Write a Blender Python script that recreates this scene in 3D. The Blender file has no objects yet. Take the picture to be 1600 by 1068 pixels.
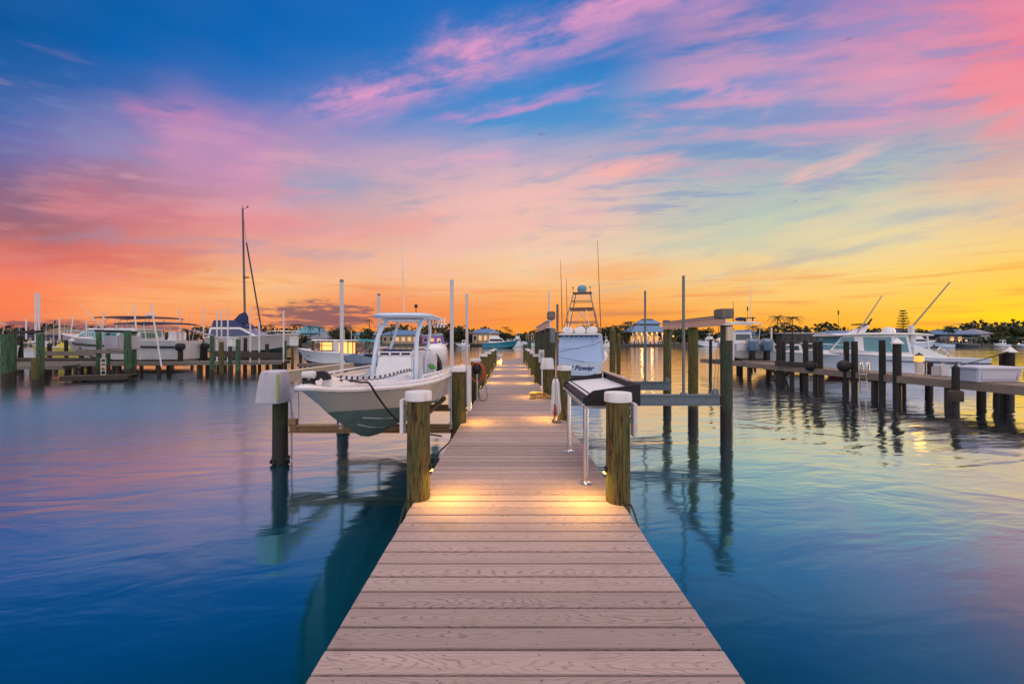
import bpy, bmesh, math, random
from mathutils import Vector, Matrix
random.seed(7)
S = bpy.context.scene
COL = S.collection
R = math.radians
# ---------------------------------------------------------------- camera frame
F, H, CX, CY = 640.0, 2.135, 798.0, 532.0      # focal length in photo pixels, eye height above the water
DECK = 0.72
def X(px, d): return (px-CX)/F*d
def Zz(py, d): return H-(py-CY)/F*d
def PT(px, py, d): return Vector((X(px, d), d, Zz(py, d)))
cam = bpy.data.cameras.new('camera'); camo = bpy.data.objects.new('camera', cam); COL.objects.link(camo)
camo.location = (0, 0, H); camo.rotation_euler = (R(90), 0, 0)
cam.lens = 36*F/1600; cam.sensor_width = 36; cam.clip_end = 6000; cam.clip_start = .05
cam.shift_x = (800-CX)/1600; cam.shift_y = -(534-CY)/1600
S.camera = camo
S.view_settings.view_transform = 'Standard'; S.view_settings.look = 'None'
S.view_settings.exposure = 0; S.view_settings.gamma = 1
S.cycles.max_bounces = 6; S.cycles.diffuse_bounces = 3; S.cycles.glossy_bounces = 4; S.cycles.transparent_max_bounces = 8
S.cycles.sample_clamp_indirect = 4
# ---------------------------------------------------------------- mesh builder
class MB:
    def __init__(s): s.bm = bmesh.new()
    def _new(s, vs, fs):
        b = [s.bm.verts.new(v) for v in vs]
        for f in fs:
            try: s.bm.faces.new([b[i] for i in f])
            except ValueError: pass
        return s
    def box(s, a, b, rot=None, piv=None):
        x0, y0, z0 = a; x1, y1, z1 = b
        vs = [Vector(v) for v in ((x0,y0,z0),(x1,y0,z0),(x1,y1,z0),(x0,y1,z0),(x0,y0,z1),(x1,y0,z1),(x1,y1,z1),(x0,y1,z1))]
        if rot is not None:
            p = Vector(piv) if piv else (Vector(a)+Vector(b))/2
            vs = [rot@(v-p)+p for v in vs]
        return s._new(vs, ((0,3,2,1),(4,5,6,7),(0,1,5,4),(1,2,6,5),(2,3,7,6),(3,0,4,7)))
    def beam(s, p, q, w, h):
        p = Vector(p); q = Vector(q); t = (q-p).normalized()
        up = Vector((0,0,1)) if abs(t.z) < .9 else Vector((0,1,0))
        sd = t.cross(up).normalized(); u = sd.cross(t)
        r = lambda c: [c-sd*w/2-u*h/2, c+sd*w/2-u*h/2, c+sd*w/2+u*h/2, c-sd*w/2+u*h/2]
        return s.loft([r(p), r(q)])
    def loft(s, rings, closed=True, caps=True):
        L = [[s.bm.verts.new(v) for v in r] for r in rings]
        n = len(rings[0])
        for a, b in zip(L, L[1:]):
            for i in range(n if closed else n-1):
                j = (i+1) % n
                try: s.bm.faces.new((a[i], a[j], b[j], b[i]))
                except ValueError: pass
        if caps and closed:
            for r, rev in ((L[0], True), (L[-1], False)):
                try: s.bm.faces.new(list(reversed(r)) if rev else r)
                except ValueError: pass
        return s
    def tube(s, pts, r, n=8, r1=None):
        pts = [Vector(p) for p in pts]; rings = []
        N = len(pts); up = None
        for i, p in enumerate(pts):
            t = (pts[min(i+1, N-1)]-pts[max(i-1, 0)])
            t = t.normalized() if t.length > 1e-9 else Vector((0,0,1))
            if up is None: up = Vector((0,0,1)) if abs(t.z) < .9 else Vector((1,0,0))
            sd = t.cross(up)
            if sd.length < 1e-4: sd = t.cross(Vector((0,1,0)))
            sd.normalize(); up = sd.cross(t).normalized()
            rr = r if r1 is None else r+(r1-r)*i/max(1, N-1)
            rings.append([p+(sd*math.cos(a)+up*math.sin(a))*rr for a in [2*math.pi*k/n for k in range(n)]])
        return s.loft(rings)
    def lathe(s, prof, c=(0,0,0), n=20, ax='z', wob=0):
        c = Vector(c); rings = []
        ph = random.random()*6
        for (r, z) in prof:
            ring = []
            for k in range(n):
                a = 2*math.pi*k/n
                q = r*(1+wob*math.sin(2*a+ph+z*1.3)+wob*.6*math.sin(5*a+z*4))
                v = Vector((q*math.cos(a), q*math.sin(a), z))
                if ax == 'y': v = Vector((v.x, z, v.y))
                elif ax == 'x': v = Vector((z, v.x, v.y))
                ring.append(c+v)
            rings.append(ring)
        return s.loft(rings)
    def ball(s, c, r, n=12, m=7):
        rx, ry, rz = (r, r, r) if not hasattr(r, '__len__') else r
        c = Vector(c)
        return s.loft([[c+Vector((rx*math.sin(t)*math.cos(a), ry*math.sin(t)*math.sin(a), -rz*math.cos(t)))
                for a in [2*math.pi*k/n for k in range(n)]] for t in [max(.05, min(math.pi-.05, math.pi*i/m)) for i in range(m+1)]])
    def slab(s, poly, z0, z1):
        return s.loft([[(x, y, z0) for x, y in poly], [(x, y, z1) for x, y in poly]])
    def quad(s, *p): return s._new([Vector(q) for q in p], [tuple(range(len(p)))])
def curve(pts, n=8):
    """Catmull-Rom through the points"""
    P = [Vector(p) for p in pts]; P = [2*P[0]-P[1]]+P+[2*P[-1]-P[-2]]; out = []
    for i in range(1, len(P)-2):
        for k in range(n):
            t = k/n; a, b, c, d = P[i-1:i+3]
            out.append(.5*((2*b)+(c-a)*t+(2*a-5*b+4*c-d)*t*t+(3*b-a-3*c+d)*t**3))
    out.append(P[-2]); return out
def wloc(o):
    v = Vector((0,0,0))
    while o: v += o.location; o = o.parent
    return v
def part(name, mb, mat, parent=None, bevel=0, smooth=32, local=False, label=None, fix=True):
    bm = mb.bm
    bmesh.ops.remove_doubles(bm, verts=bm.verts, dist=1e-5)
    if fix: bmesh.ops.recalc_face_normals(bm, faces=bm.faces)
    if bevel:
        es = [e for e in bm.edges if len(e.link_faces) == 2 and e.calc_face_angle(0) > .6]
        if es: bmesh.ops.bevel(bm, geom=es, offset=bevel, segments=2, affect='EDGES', clamp_overlap=True)
    if parent and not local: bmesh.ops.translate(bm, verts=bm.verts, vec=-wloc(parent))
    me = bpy.data.meshes.new(name); bm.to_mesh(me); bm.free()
    if smooth:
        me.polygons.foreach_set('use_smooth', [True]*len(me.polygons))
        me.set_sharp_from_angle(angle=R(smooth))
    me.materials.append(mat)
    o = bpy.data.objects.new(name, me); COL.objects.link(o)
    if parent: o.parent = parent
    if label: o['label'] = label
    return o
def tag(o, label, cat, group=None, kind=None):
    o['label'] = label; o['category'] = cat
    if group: o['group'] = group
    if kind: o['kind'] = kind
    return o
def thing(name, label, cat, loc=(0,0,0), rz=0, group=None):
    o = bpy.data.objects.new(name, None); COL.objects.link(o)
    o.empty_display_size = .2
    o.location = loc; o.rotation_euler = (0, 0, rz)
    return tag(o, label, cat, group)
def struct(o): o['kind'] = 'structure'; return o
def copytree(o, parent=None):
    c = o.copy(); COL.objects.link(c); c.parent = parent
    for ch in list(o.children): copytree(ch, c)
    return c
def solo(name, label, cat, mb, mat, loc, group=None, **k):
    """a thing that is one mesh"""
    bmesh.ops.translate(mb.bm, verts=mb.bm.verts, vec=-Vector(loc))
    o = part(name, mb, mat, None, **k); o.location = loc
    return tag(o, label, cat, group)
# ---------------------------------------------------------------- node expressions
def lin(c): return tuple(((v/255)/12.92 if v/255 <= .04045 else ((v/255+.055)/1.055)**2.4) for v in c)
class E:
    T = None
    def __init__(s, k): s.k = k
    @staticmethod
    def m(op, *a, clamp=False):
        n = E.T.nodes.new('ShaderNodeMath'); n.operation = op; n.use_clamp = clamp
        for i, v in enumerate(a):
            if isinstance(v, E): E.T.links.new(v.k, n.inputs[i])
            else: n.inputs[i].default_value = v
        return E(n.outputs[0])
    def __add__(s, o): return E.m('ADD', s, o)
    __radd__ = __add__
    def __sub__(s, o): return E.m('SUBTRACT', s, o)
    def __rsub__(s, o): return E.m('SUBTRACT', o, s)
    def __mul__(s, o): return E.m('MULTIPLY', s, o)
    __rmul__ = __mul__
    def __truediv__(s, o): return E.m('DIVIDE', s, o)
def smooth(v, a, b):
    n = E.T.nodes.new('ShaderNodeMapRange'); n.interpolation_type = 'SMOOTHSTEP'
    E.T.links.new(v.k, n.inputs[0]); n.inputs[1].default_value = a; n.inputs[2].default_value = b
    return E(n.outputs[0])
def gauss(v, c, w):
    q = (v-c)/w
    return E.m('EXPONENT', (q*q)*-1.0)
def xyz(x, y, z=0.0):
    n = E.T.nodes.new('ShaderNodeCombineXYZ')
    for i, v in enumerate((x, y, z)):
        if isinstance(v, E): E.T.links.new(v.k, n.inputs[i])
        else: n.inputs[i].default_value = v
    return E(n.outputs[0])
def sep(v):
    n = E.T.nodes.new('ShaderNodeSeparateXYZ'); E.T.links.new(v.k, n.inputs[0]); return [E(o) for o in n.outputs]
def noise(v, scale=1, detail=4, rough=.55, dist=0, lac=2.0):
    n = E.T.nodes.new('ShaderNodeTexNoise'); E.T.links.new(v.k, n.inputs['Vector'])
    n.inputs['Scale'].default_value = scale; n.inputs['Detail'].default_value = detail
    n.inputs['Roughness'].default_value = rough; n.inputs['Distortion'].default_value = dist; n.inputs['Lacunarity'].default_value = lac
    return E(n.outputs['Fac'])
def mixc(f, a, b, mode='MIX'):
    n = E.T.nodes.new('ShaderNodeMix'); n.data_type = 'RGBA'; n.blend_type = mode; n.clamp_factor = True
    for i, v in ((0, f), (6, a), (7, b)):
        if isinstance(v, E): E.T.links.new(v.k, n.inputs[i])
        elif i == 0: n.inputs[0].default_value = v
        else: n.inputs[i].default_value = (*v[:3], 1)
    return E(n.outputs[2])
def ramp(f, stops, interp='LINEAR'):
    n = E.T.nodes.new('ShaderNodeValToRGB'); E.T.links.new(f.k, n.inputs[0]); cr = n.color_ramp; cr.interpolation = interp
    stops = sorted(stops, key=lambda s: s[0])
    while len(cr.elements) < len(stops): cr.elements.new(.5)
    for e, (p, c) in zip(cr.elements, stops): e.position = p
    for e, (p, c) in zip(cr.elements, stops): e.color = (*c[:3], 1)
    return E(n.outputs[0])
# ---------------------------------------------------------------- sky
W = bpy.data.worlds.new('World'); S.world = W; W.use_nodes = True
E.T = W.node_tree; E.T.nodes.clear()
tc = E.T.nodes.new('ShaderNodeTexCoord'); dx, dy, dz = sep(E(tc.outputs['Generated']))
DEG = 57.29578
az = E.m('ARCTAN2', dx, dy)*DEG
el = E.m('ARCSINE', dz)*DEG
# cloud plane coordinates, turned along the drift of the streaks
zc = E.m('MAXIMUM', dz, 0.02)+0.10
u = dx/zc; v = dy/zc
ca, sa = .909, -.417
s_ = u*ca+v*sa; t_ = v*ca-u*sa
n1 = noise(xyz(s_*.55, t_*1.5), 1.0, 5, .58)
n2 = noise(xyz(s_*1.1+7.3, t_*5.2), 1.0, 5, .62)
n3 = noise(xyz(s_*.35+2.1, t_*.75+3.0), 1.0, 3, .5)
hs = smooth(el, 1.0, 16.0)
n4 = noise(xyz(az*.055, el*.55, 3.3), 1.0, 4, .55)
elw = el+(n1-.5)*(hs*8.0)+(n2-.5)*(hs*4.0)+(n4-.5)*1.6
azw = az+(n3-.5)*16.0+(n2-.5)*5.0
PXS = [0,200,400,600,800,1000,1200,1400,1600]
GRID = {
0:  [(2,80,146),(4,92,166),(10,98,178),(20,104,188),(30,112,192),(30,116,192),(80,120,190),(186,130,180),(230,122,150)],
80: [(6,88,160),(6,98,176),(14,104,184),(30,112,190),(50,125,200),(30,125,197),(120,136,198),(212,142,176),(238,124,148)],
150:[(40,98,168),(60,104,176),(60,112,188),(80,124,196),(60,138,206),(70,142,204),(150,150,200),(200,152,188),(234,136,156)],
200:[(84,102,172),(120,122,182),(150,130,188),(120,140,200),(80,146,206),(100,152,202),(130,156,197),(165,160,190),(222,152,162)],
250:[(110,104,160),(150,128,180),(186,144,184),(188,160,190),(196,172,196),(150,168,196),(152,174,191),(168,180,186),(212,168,162)],
300:[(135,100,132),(165,122,148),(206,148,166),(200,168,178),(224,184,182),(202,188,186),(180,192,187),(198,198,180),(232,192,158)],
350:[(165,102,112),(200,120,125),(224,150,150),(218,170,165),(235,190,172),(208,195,177),(195,205,180),(228,213,172),(242,202,146)],
400:[(228,120,104),(228,132,114),(238,165,140),(240,185,155),(243,205,170),(236,210,170),(238,212,155),(246,216,142),(250,208,106)],
440:[(250,126,90),(249,155,106),(249,193,130),(247,184,138),(250,194,138),(249,194,124),(252,210,130),(252,211,112),(253,206,78)],
470:[(252,128,82),(250,160,106),(250,180,114),(246,150,96),(252,172,96),(250,174,92),(252,192,94),(253,197,84),(254,210,46)],
500:[(238,122,88),(249,152,94),(247,150,92),(232,130,84),(252,152,72),(252,162,68),(253,176,66),(254,192,48),(255,216,10)],
530:[(190,105,90),(225,125,80),(244,135,62),(252,162,28),(252,160,24),(252,150,36),(253,160,34),(254,172,34),(255,198,8)],
}
cols = []
tcoord = E.m('DIVIDE', elw, 90.0, clamp=True)
for i, px in enumerate(PXS):
    st = []
    for y, row in GRID.items():
        e = math.degrees(math.atan((CY-y)/math.hypot(F, px-CX)))
        st.append((max(0, e/90), lin(row[i])))
    top = max(p for p, c in st)
    st.append((min(.7, top+.09), lin((60,108,180)) if i < 6 else lin((140,120,180)))); st.append((.72, lin((190,174,172)))); st.append((.95, lin((206,190,178))))
    cols.append(ramp(tcoord, st))
c = cols[0]
for i in range(1, 9):
    a0 = math.degrees(math.atan((PXS[i-1]-CX)/F)); a1 = math.degrees(math.atan((PXS[i]-CX)/F))
    c = mixc(E.m('DIVIDE', azw-a0, a1-a0, clamp=True), c, cols[i])
# the sky behind: dusky rose low, blue higher
back = ramp(tcoord, [(0, lin((160,142,142))), (.12, lin((190,172,176))), (.4, lin((158,160,178))), (.72, lin((196,182,176))), (.9, lin((206,190,178)))])
c = mixc(smooth(E.m('ABSOLUTE', az), 62.0, 120.0), c, back)
# long pink streak, from the left middle to the top centre
pu = u; pv = v
zz = E.m('MAXIMUM', dz, 0.05); su = dx/zz; sv = dy/zz
ln = (1.24, -.57); L_ = math.hypot(*ln); ln = (ln[0]/L_, ln[1]/L_)
a_ = (su+.77)*ln[0]+(sv-1.77)*ln[1]; b_ = (sv-1.77)*ln[0]-(su+.77)*ln[1]
nA = noise(xyz(a_*2.6, b_*4.6, 1.7), 1.0, 5, .64)
nB = noise(xyz(a_*2.4+4, b_*9.0, 4.4), 1.0, 5, .62)
bw = b_+(nA-.5)*.42
streak = gauss(bw, .0, .10)*smooth(a_, -.35, .15)*(1-smooth(a_, 1.5, 2.1))*smooth(nB*.5+nA*.5, .32, .58)
c = mixc(streak*.95, c, lin((230,156,196)))
streak2 = gauss(b_+(nA-.5)*.3, .30, .045)*smooth(a_, .25, .55)*(1-smooth(a_, .95, 1.25))*smooth(nB, .35, .6)
c = mixc(streak2*.75, c, lin((205,145,200)))
# veil of pink on the right, upper
nC = noise(xyz(su*1.3+9, sv*3.6+su*.5, 2.2), 1.0, 5, .62)
veil = smooth(nC, .44, .66)*smooth(su, .3, .75)*smooth(el, 15.0, 22.0)*(1-smooth(el, 50.0, 60.0))
c = mixc(veil*.55, c, lin((238,158,178)))
gap = (1-smooth(nC, .38, .50))*smooth(su, .1, .6)*smooth(el, 12.0, 18.0)
c = mixc(gap*.5, c, lin((110,142,200)))
# soft mottled cloud everywhere between the low sky and the blue
nH = noise(xyz(az*.05, (el-az*.10)*.24, 11.0), 1.0, 5, .6)
nI = noise(xyz(az*.12+5, (el-az*.12)*.55, 15.0), 1.0, 5, .62)
band = smooth(el, 3.0, 9.0)*(1-smooth(el, 20.0, 28.0))
hm = nH*.6+nI*.4
c = mixc(smooth(hm, .50, .64)*band*.34*(1-smooth(az, 8.0, 26.0)*.65), c, lin((246,178,174)))
c = mixc((1-smooth(hm, .36, .48))*band*.34, c, lin((130,150,188)))
def ae(px, py): return math.degrees(math.atan((px-CX)/F)), math.degrees(math.atan((CY-py)/math.hypot(F, px-CX)))
wa = az+(nI-.5)*7.0; we = el+(nI-.5)*4.0+(nH-.5)*4.0
for (p0, q0, p1, q1, wd, rgb, k) in (
  (915,268,1065,246,.75,(255,176,166),.75), (1230,282,1385,232,.6,(248,184,178),.75), (1060,130,1200,160,.8,(226,158,192),.6),
  (170,162,340,182,.8,(196,130,178),.6), (610,268,810,240,.8,(228,168,194),.6), (640,350,960,268,3.6,(250,188,182),.55), (820,400,1000,330,3.4,(250,198,176),.45),
  (0,400,330,412,1.3,(214,100,96),.55), (240,200,430,270,4.2,(208,144,186),.5), (430,292,580,286,1.5,(132,158,196),.6), (60,300,320,345,2.0,(214,120,132),.45),
  (1500,128,1610,104,1.8,(252,136,142),.5), (1530,172,1610,168,2.0,(252,140,142),.5), (520,372,700,345,1.3,(246,150,140),.4), (280,335,500,350,1.5,(240,140,140),.45),
  (850,425,1050,418,1.2,(252,168,100),.5), (1120,436,1320,432,.8,(250,176,96),.5), (100,470,330,462,1.2,(252,176,112),.4)):
    A0, E0 = ae(p0, q0); A1, E1 = ae(p1, q1); l = math.hypot(A1-A0, E1-E0); ux, uy = (A1-A0)/l, (E1-E0)/l
    pa = (wa-A0)*ux+(we-E0)*uy; pb = (we-E0)*ux-(wa-A0)*uy
    c = mixc(gauss(pb, 0.0, wd)*smooth(pa, -.15*l, .25*l)*(1-smooth(pa, .75*l, 1.15*l))*smooth(nI, .28, .52)*k, c, lin(rgb))
c = mixc(smooth(az, 14.0, 26.0)*(1-smooth(az, 46.0, 56.0))*gauss(el, 15.0, 5.5)*smooth(hm, .58, .40)*.55, c, lin((168,184,190)))
# low bars of cloud near the horizon
nF = noise(xyz(az*.09, el*1.5, 5.0), 1.0, 5, .6)
c = mixc(smooth(nF, .50, .66)*smooth(el, .2, 1.5)*(1-smooth(el, 6.0, 10.0))*.42, c, lin((240,130,70)))
nG = noise(xyz(az*.34, el*1.7, 2.0), 1.0, 5, .6)
low = E.m('MAXIMUM', gauss(az, -24.5, 7.5)*gauss(el, 3.0, 2.3), gauss(az, -46.0, 9.0)*gauss(el, 1.0, 1.0))
c = mixc(smooth(low*1.1+(nG-.5)*2.6+(nF-.5)*.8, .42, .95)*.80, c, lin((108,82,100)))
c = mixc(gauss(az, 15.0, 6.5)*gauss(el, 3.6, .35)*smooth(nF, .3, .5)*.6, c, lin((190,115,90)))
# brighter sky overhead and behind, out of the frame (added fill to light the foreground)
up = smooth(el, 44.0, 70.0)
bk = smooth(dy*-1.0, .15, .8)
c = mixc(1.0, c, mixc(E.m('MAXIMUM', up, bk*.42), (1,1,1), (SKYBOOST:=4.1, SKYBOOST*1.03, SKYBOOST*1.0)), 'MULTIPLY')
sky = E.T.nodes.new('ShaderNodeTexSky'); sky.sky_type = 'NISHITA'; sky.sun_disc = False
SUN_EL, SUN_AZ = R(5), R(74)
sky.sun_elevation = SUN_EL; sky.sun_rotation = SUN_AZ
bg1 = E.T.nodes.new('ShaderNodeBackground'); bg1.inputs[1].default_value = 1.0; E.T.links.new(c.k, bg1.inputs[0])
bg2 = E.T.nodes.new('ShaderNodeBackground'); bg2.inputs[1].default_value = .004; E.T.links.new(sky.outputs[0], bg2.inputs[0])
ad = E.T.nodes.new('ShaderNodeAddShader'); E.T.links.new(bg1.outputs[0], ad.inputs[0]); E.T.links.new(bg2.outputs[0], ad.inputs[1])
wo = E.T.nodes.new('ShaderNodeOutputWorld'); E.T.links.new(ad.outputs[0], wo.inputs[0])
W.cycles.sampling_method = 'MANUAL'; W.cycles.sample_map_resolution = 256
sl = bpy.data.lights.new('sun', 'SUN'); sl.energy = .5; sl.angle = R(14); sl.color = (1, .66, .36)
so = bpy.data.objects.new('sun', sl); COL.objects.link(so)
dv = Vector((math.sin(SUN_AZ)*math.cos(SUN_EL), math.cos(SUN_AZ)*math.cos(SUN_EL), math.sin(SUN_EL)))
so.rotation_euler = dv.to_track_quat('Z', 'Y').to_euler(); so.location = (60, 50, 30)
# ---------------------------------------------------------------- materials
def newmat(name):
    m = bpy.data.materials.new(name); m.use_nodes = True; E.T = m.node_tree
    b = m.node_tree.nodes['Principled BSDF']; return m, b
def link(e, sock): E.T.links.new(e.k, sock)
def ocoord():
    n = E.T.nodes.new('ShaderNodeTexCoord'); i = E.T.nodes.new('ShaderNodeObjectInfo')
    a = E.T.nodes.new('ShaderNodeVectorMath'); a.operation = 'ADD'
    sc = E.T.nodes.new('ShaderNodeVectorMath'); sc.operation = 'SCALE'
    cb = xyz(E(i.outputs['Random'])*17.0, E(i.outputs['Random'])*9.0, E(i.outputs['Random'])*31.0)
    E.T.links.new(n.outputs['Object'], a.inputs[0]); E.T.links.new(cb.k, a.inputs[1]); return E(a.outputs[0])
def wpos():
    n = E.T.nodes.new('ShaderNodeNewGeometry'); return E(n.outputs['Position'])
def bump(h, b, strength=.3, dist=.02):
    n = E.T.nodes.new('ShaderNodeBump'); n.inputs['Strength'].default_value = strength; n.inputs['Distance'].default_value = dist
    E.T.links.new(h.k, n.inputs['Height']); E.T.links.new(n.outputs[0], b.inputs['Normal']); return n
MATS = {}
def pm(name, col, rough=.5, metal=0, var=.12, scale=5, st=(1,1,1), bmp=0, dirt=None, dirtamt=.3, coat=0, emit=None, es=0):
    """painted / plain surface with soft mottling and wear"""
    if name in MATS: return MATS[name]
    m, b = newmat(name)
    o = ocoord(); x, y, z = sep(o); q = xyz(x*st[0], y*st[1], z*st[2])
    n = noise(q, scale, 5, .6)
    c = mixc(n, tuple(v*(1-var) for v in col), tuple(min(1, v*(1+var)) for v in col))
    if dirt:
        n2_ = noise(xyz(x*3, y*3, z*.7), scale*.6, 5, .65)
        c = mixc(smooth(n2_, .52, .75)*dirtamt, c, dirt)
    link(c, b.inputs['Base Color'])
    link(E.m('ADD', n*.2, rough-.1, clamp=True), b.inputs['Roughness']); b.inputs['Metallic'].default_value = metal
    b.inputs['Coat Weight'].default_value = coat
    if bmp: bump(noise(q, scale*4, 4, .6), b, bmp, .01)
    if emit: b.inputs['Emission Color'].default_value = (*emit, 1); b.inputs['Emission Strength'].default_value = es
    MATS[name] = m; return m
def pilemat(name, c0, c1, c2, wet=.42, strong=1.0):
    m, b = newmat(name); o = ocoord(); x, y, z = sep(o); wx, wy, wz = sep(wpos())
    g = noise(xyz(x*9, y*9, z*.75), 2.2, 6, .7, 1.3)
    g2 = noise(xyz(x*3, y*3, z*.8), 1.6, 4, .6, .3)
    fine = noise(xyz(x*30, y*30, z*1.6), 2.5, 5, .7, 1.0)
    c = ramp(g, [(.36, c0), (.47, c1), (.56, c2), (.64, c1), (.74, c0)])
    c = mixc(smooth(g2, .48, .68)*.8*strong, c, c2)
    c = mixc(smooth(fine, .50, .62)*.85, c, tuple(v*.25 for v in c0))
    kn = noise(xyz(x*7, y*7, z*2.4), 2.0, 3, .5, 1.4)
    c = mixc(smooth(kn, .63, .70)*.85, c, (.03, .018, .010))
    wl = smooth(wz+(g-.5)*.35, wet+.06, wet-.06)
    c = mixc(wl*.93, c, (.012, .011, .009))
    link(c, b.inputs['Base Color'])
    link(.85-wl*.45, b.inputs['Roughness'])
    bump(fine*-.7+g*.4, b, .9, .016)
    return m
M_pile = pilemat('dock_pile_wood', (.030,.018,.007), (.185,.125,.036), (.055,.095,.020))
M_pileg = pilemat('green_pile_wood', (.014,.028,.016), (.04,.10,.05), (.075,.17,.085), wet=.6)
M_pileo = pilemat('olive_pile_wood', (.022,.022,.012), (.085,.070,.034), (.035,.075,.045), wet=.62)
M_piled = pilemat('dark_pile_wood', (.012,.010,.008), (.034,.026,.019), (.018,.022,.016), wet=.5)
def deckmat():
    m, b = newmat('composite_deck'); o = wpos(); x, y, z = sep(o)
    g = E.T.nodes.new('ShaderNodeNewGeometry'); rnd = E(g.outputs['Random Per Island'])
    yl = E.m('FRACT', (y+1.6)/.145)*2.0-1.0
    rn2 = E.m('FRACT', rnd*47.3)
    wob = noise(xyz(x*1.3+rnd*37, y*9, rnd*50), 1.0, 3, .5)
    xf = E.m('ABSOLUTE', E.m('FRACT', x*.42+rnd*7.0+wob*.35)-.5)*2.4
    yo = yl-(rn2-.5)*.9+(wob-.5)*.5
    p_ = xf+yo*yo*.52+(wob-.5)*.25
    fr = E.m('FRACT', p_*11.0+noise(xyz(x*5, y*60, rnd*9), 1.0, 2, .5)*.6)
    line = smooth(E.m('ABSOLUTE', fr-.5), .30, .48)
    broad = noise(xyz(x*1.2+rnd*9, y*14, rnd*20), 1.0, 3, .5)
    fine = noise(xyz(x*2.6+rnd*9, y*150, rnd*20), 1.0, 3, .6)
    k = .80+rnd*.30
    base = mixc(broad, (.37, .272, .248), (.48, .365, .335))
    base = mixc(smooth(fine, .42, .66)*.42, base, (.25, .18, .165))
    base = mixc(line*smooth(broad, .28, .6)*.64, base, (.17, .115, .098))
    stn = noise(xyz(x*2.1, y*2.1, 3.0), 1.6, 4, .6)
    base = mixc(smooth(stn, .58, .74)*.34, base, (.20, .15, .12))
    base = mixc(1.0, base, xyz(k, k, k), 'MULTIPLY')
    link(base, b.inputs['Base Color']); link(.62+fine*.2, b.inputs['Roughness'])
    b.inputs['Specular IOR Level'].default_value = .35
    bump(fine*.5-line*.5, b, .35, .004); return m
M_deck = deckmat()
def watermat():
    m, b = newmat('sea_water'); T = E.T; nd = T.nodes
    x, y, z = sep(wpos())
    wr = noise(xyz(x*.09, y*.14, 1.0), 1.0, 3, .5, .8)
    a = noise(xyz(x*.55+wr*3.0, y*1.25-x*.18+wr*2.0, 0), 1.0, 3, .5, .6)
    b2 = noise(xyz(x*1.7+wr*4, y*4.2-x*.5, 4.0), 1.0, 3, .55, .5)
    c2 = noise(xyz(x*6, y*13, 9.0), 1.0, 2, .5, .3)
    calm = smooth(noise(xyz(x*.05+3, y*.08, 7.0), 1.0, 3, .5, .5), .35, .65)
    r = E.m('SQRT', x*x+y*y)
    hgt = a*1.1+b2*.20*(.1+calm*1.1)+c2*.03
    bp = nd.new('ShaderNodeBump'); bp.inputs['Distance'].default_value = .22
    link(.045+smooth(r, 3.0, 14.0)*.125, bp.inputs['Strength'])
    T.links.new(hgt.k, bp.inputs['Height'])
    deep = nd.new('ShaderNodeBsdfDiffuse')
    big = noise(xyz(x*.10, y*.10, 2.0), 1.0, 3, .5)
    link(mixc(smooth(big, .35, .65), (.0005,.034,.066), (.0005,.050,.090)), deep.inputs[0])
    gl = nd.new('ShaderNodeBsdfGlossy'); patch = E.m('EXPONENT', (((x+13.0)/8.5)*((x+13.0)/8.5)+((y-12.5)/8.5)*((y-12.5)/8.5))*-1.0)
    link(.075+patch*.26+(calm-.5)*.04, gl.inputs['Roughness'])
    T.links.new(bp.outputs[0], gl.inputs['Normal'])
    fr = nd.new('ShaderNodeLayerWeight'); fr.inputs[0].default_value = .5
    T.links.new(bp.outputs[0], fr.inputs['Normal'])
    tint = ramp(E(fr.outputs['Facing']), [(.42, (.08,.74,1.0)), (.56, (.20,.80,1.0)), (.68, (.50,.88,1.0)), (.78, (.82,.93,1.0)), (.88, (.94,.97,1.0)), (.96, (1,.98,.95))])
    link(mixc(patch, tint, mixc(1.0, tint, (.58,.92,1.0), 'MULTIPLY')), gl.inputs['Color'])
    fr = ramp(E(fr.outputs['Facing']), [(0, (.03,)*3), (.40, (.09,)*3), (.50, (.28,)*3), (.60, (.50,)*3), (.69, (.72,)*3), (.77, (.88,)*3), (.86, (.94,)*3), (1, (.98,)*3)])
    mx = nd.new('ShaderNodeMixShader'); T.links.new((fr*(1-patch*.30)).k, mx.inputs[0]); T.links.new(deep.outputs[0], mx.inputs[1]); T.links.new(gl.outputs[0], mx.inputs[2])
    T.links.new(mx.outputs[0], nd['Material Output'].inputs[0]); nd.remove(b); return m
M_water = watermat()
WHITE = pm('white_gelcoat', (.78,.79,.80), .28, var=.04, coat=.3, dirt=(.5,.46,.38), dirtamt=.15)
PLAST = pm('white_plastic', (.72,.71,.71), .4, var=.08, dirt=(.30,.28,.22), dirtamt=.55)
ALU = pm('aluminium', (.62,.64,.66), .38, .85, var=.15, scale=8)
STEEL = pm('stainless_steel', (.72,.72,.72), .22, 1.0, var=.08)
GALV = pm('galvanised_steel', (.15,.19,.21), .5, .3, var=.25, scale=9, dirt=(.16,.09,.05), dirtamt=.5)
BLACK = pm('black_plastic', (.007,.007,.009), .6, var=.3)
RUBBER = pm('black_rubber', (.014,.013,.013), .65, var=.3)
NAVY = pm('navy_canvas', (.018,.035,.11), .8, var=.2, scale=9)
CANVAS = pm('pale_canvas', (.38,.53,.76), .8, var=.08, scale=4, bmp=.2)
TEAL = pm('teal_canvas', (.01,.30,.30), .7, var=.15, scale=6)
GREYW = pm('weathered_timber', (.19,.165,.14), .85, var=.35, scale=4, st=(1,1,1), bmp=.4, dirt=(.10,.08,.06), dirtamt=.6)
DARKW = pm('wet_timber', (.055,.042,.030), .8, var=.4, scale=4, bmp=.4, dirt=(.02,.016,.012), dirtamt=.6)
TAN = pm('tan_painted_beam', (.66,.54,.36), .5, var=.1, dirt=(.30,.20,.10), dirtamt=.5)
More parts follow.
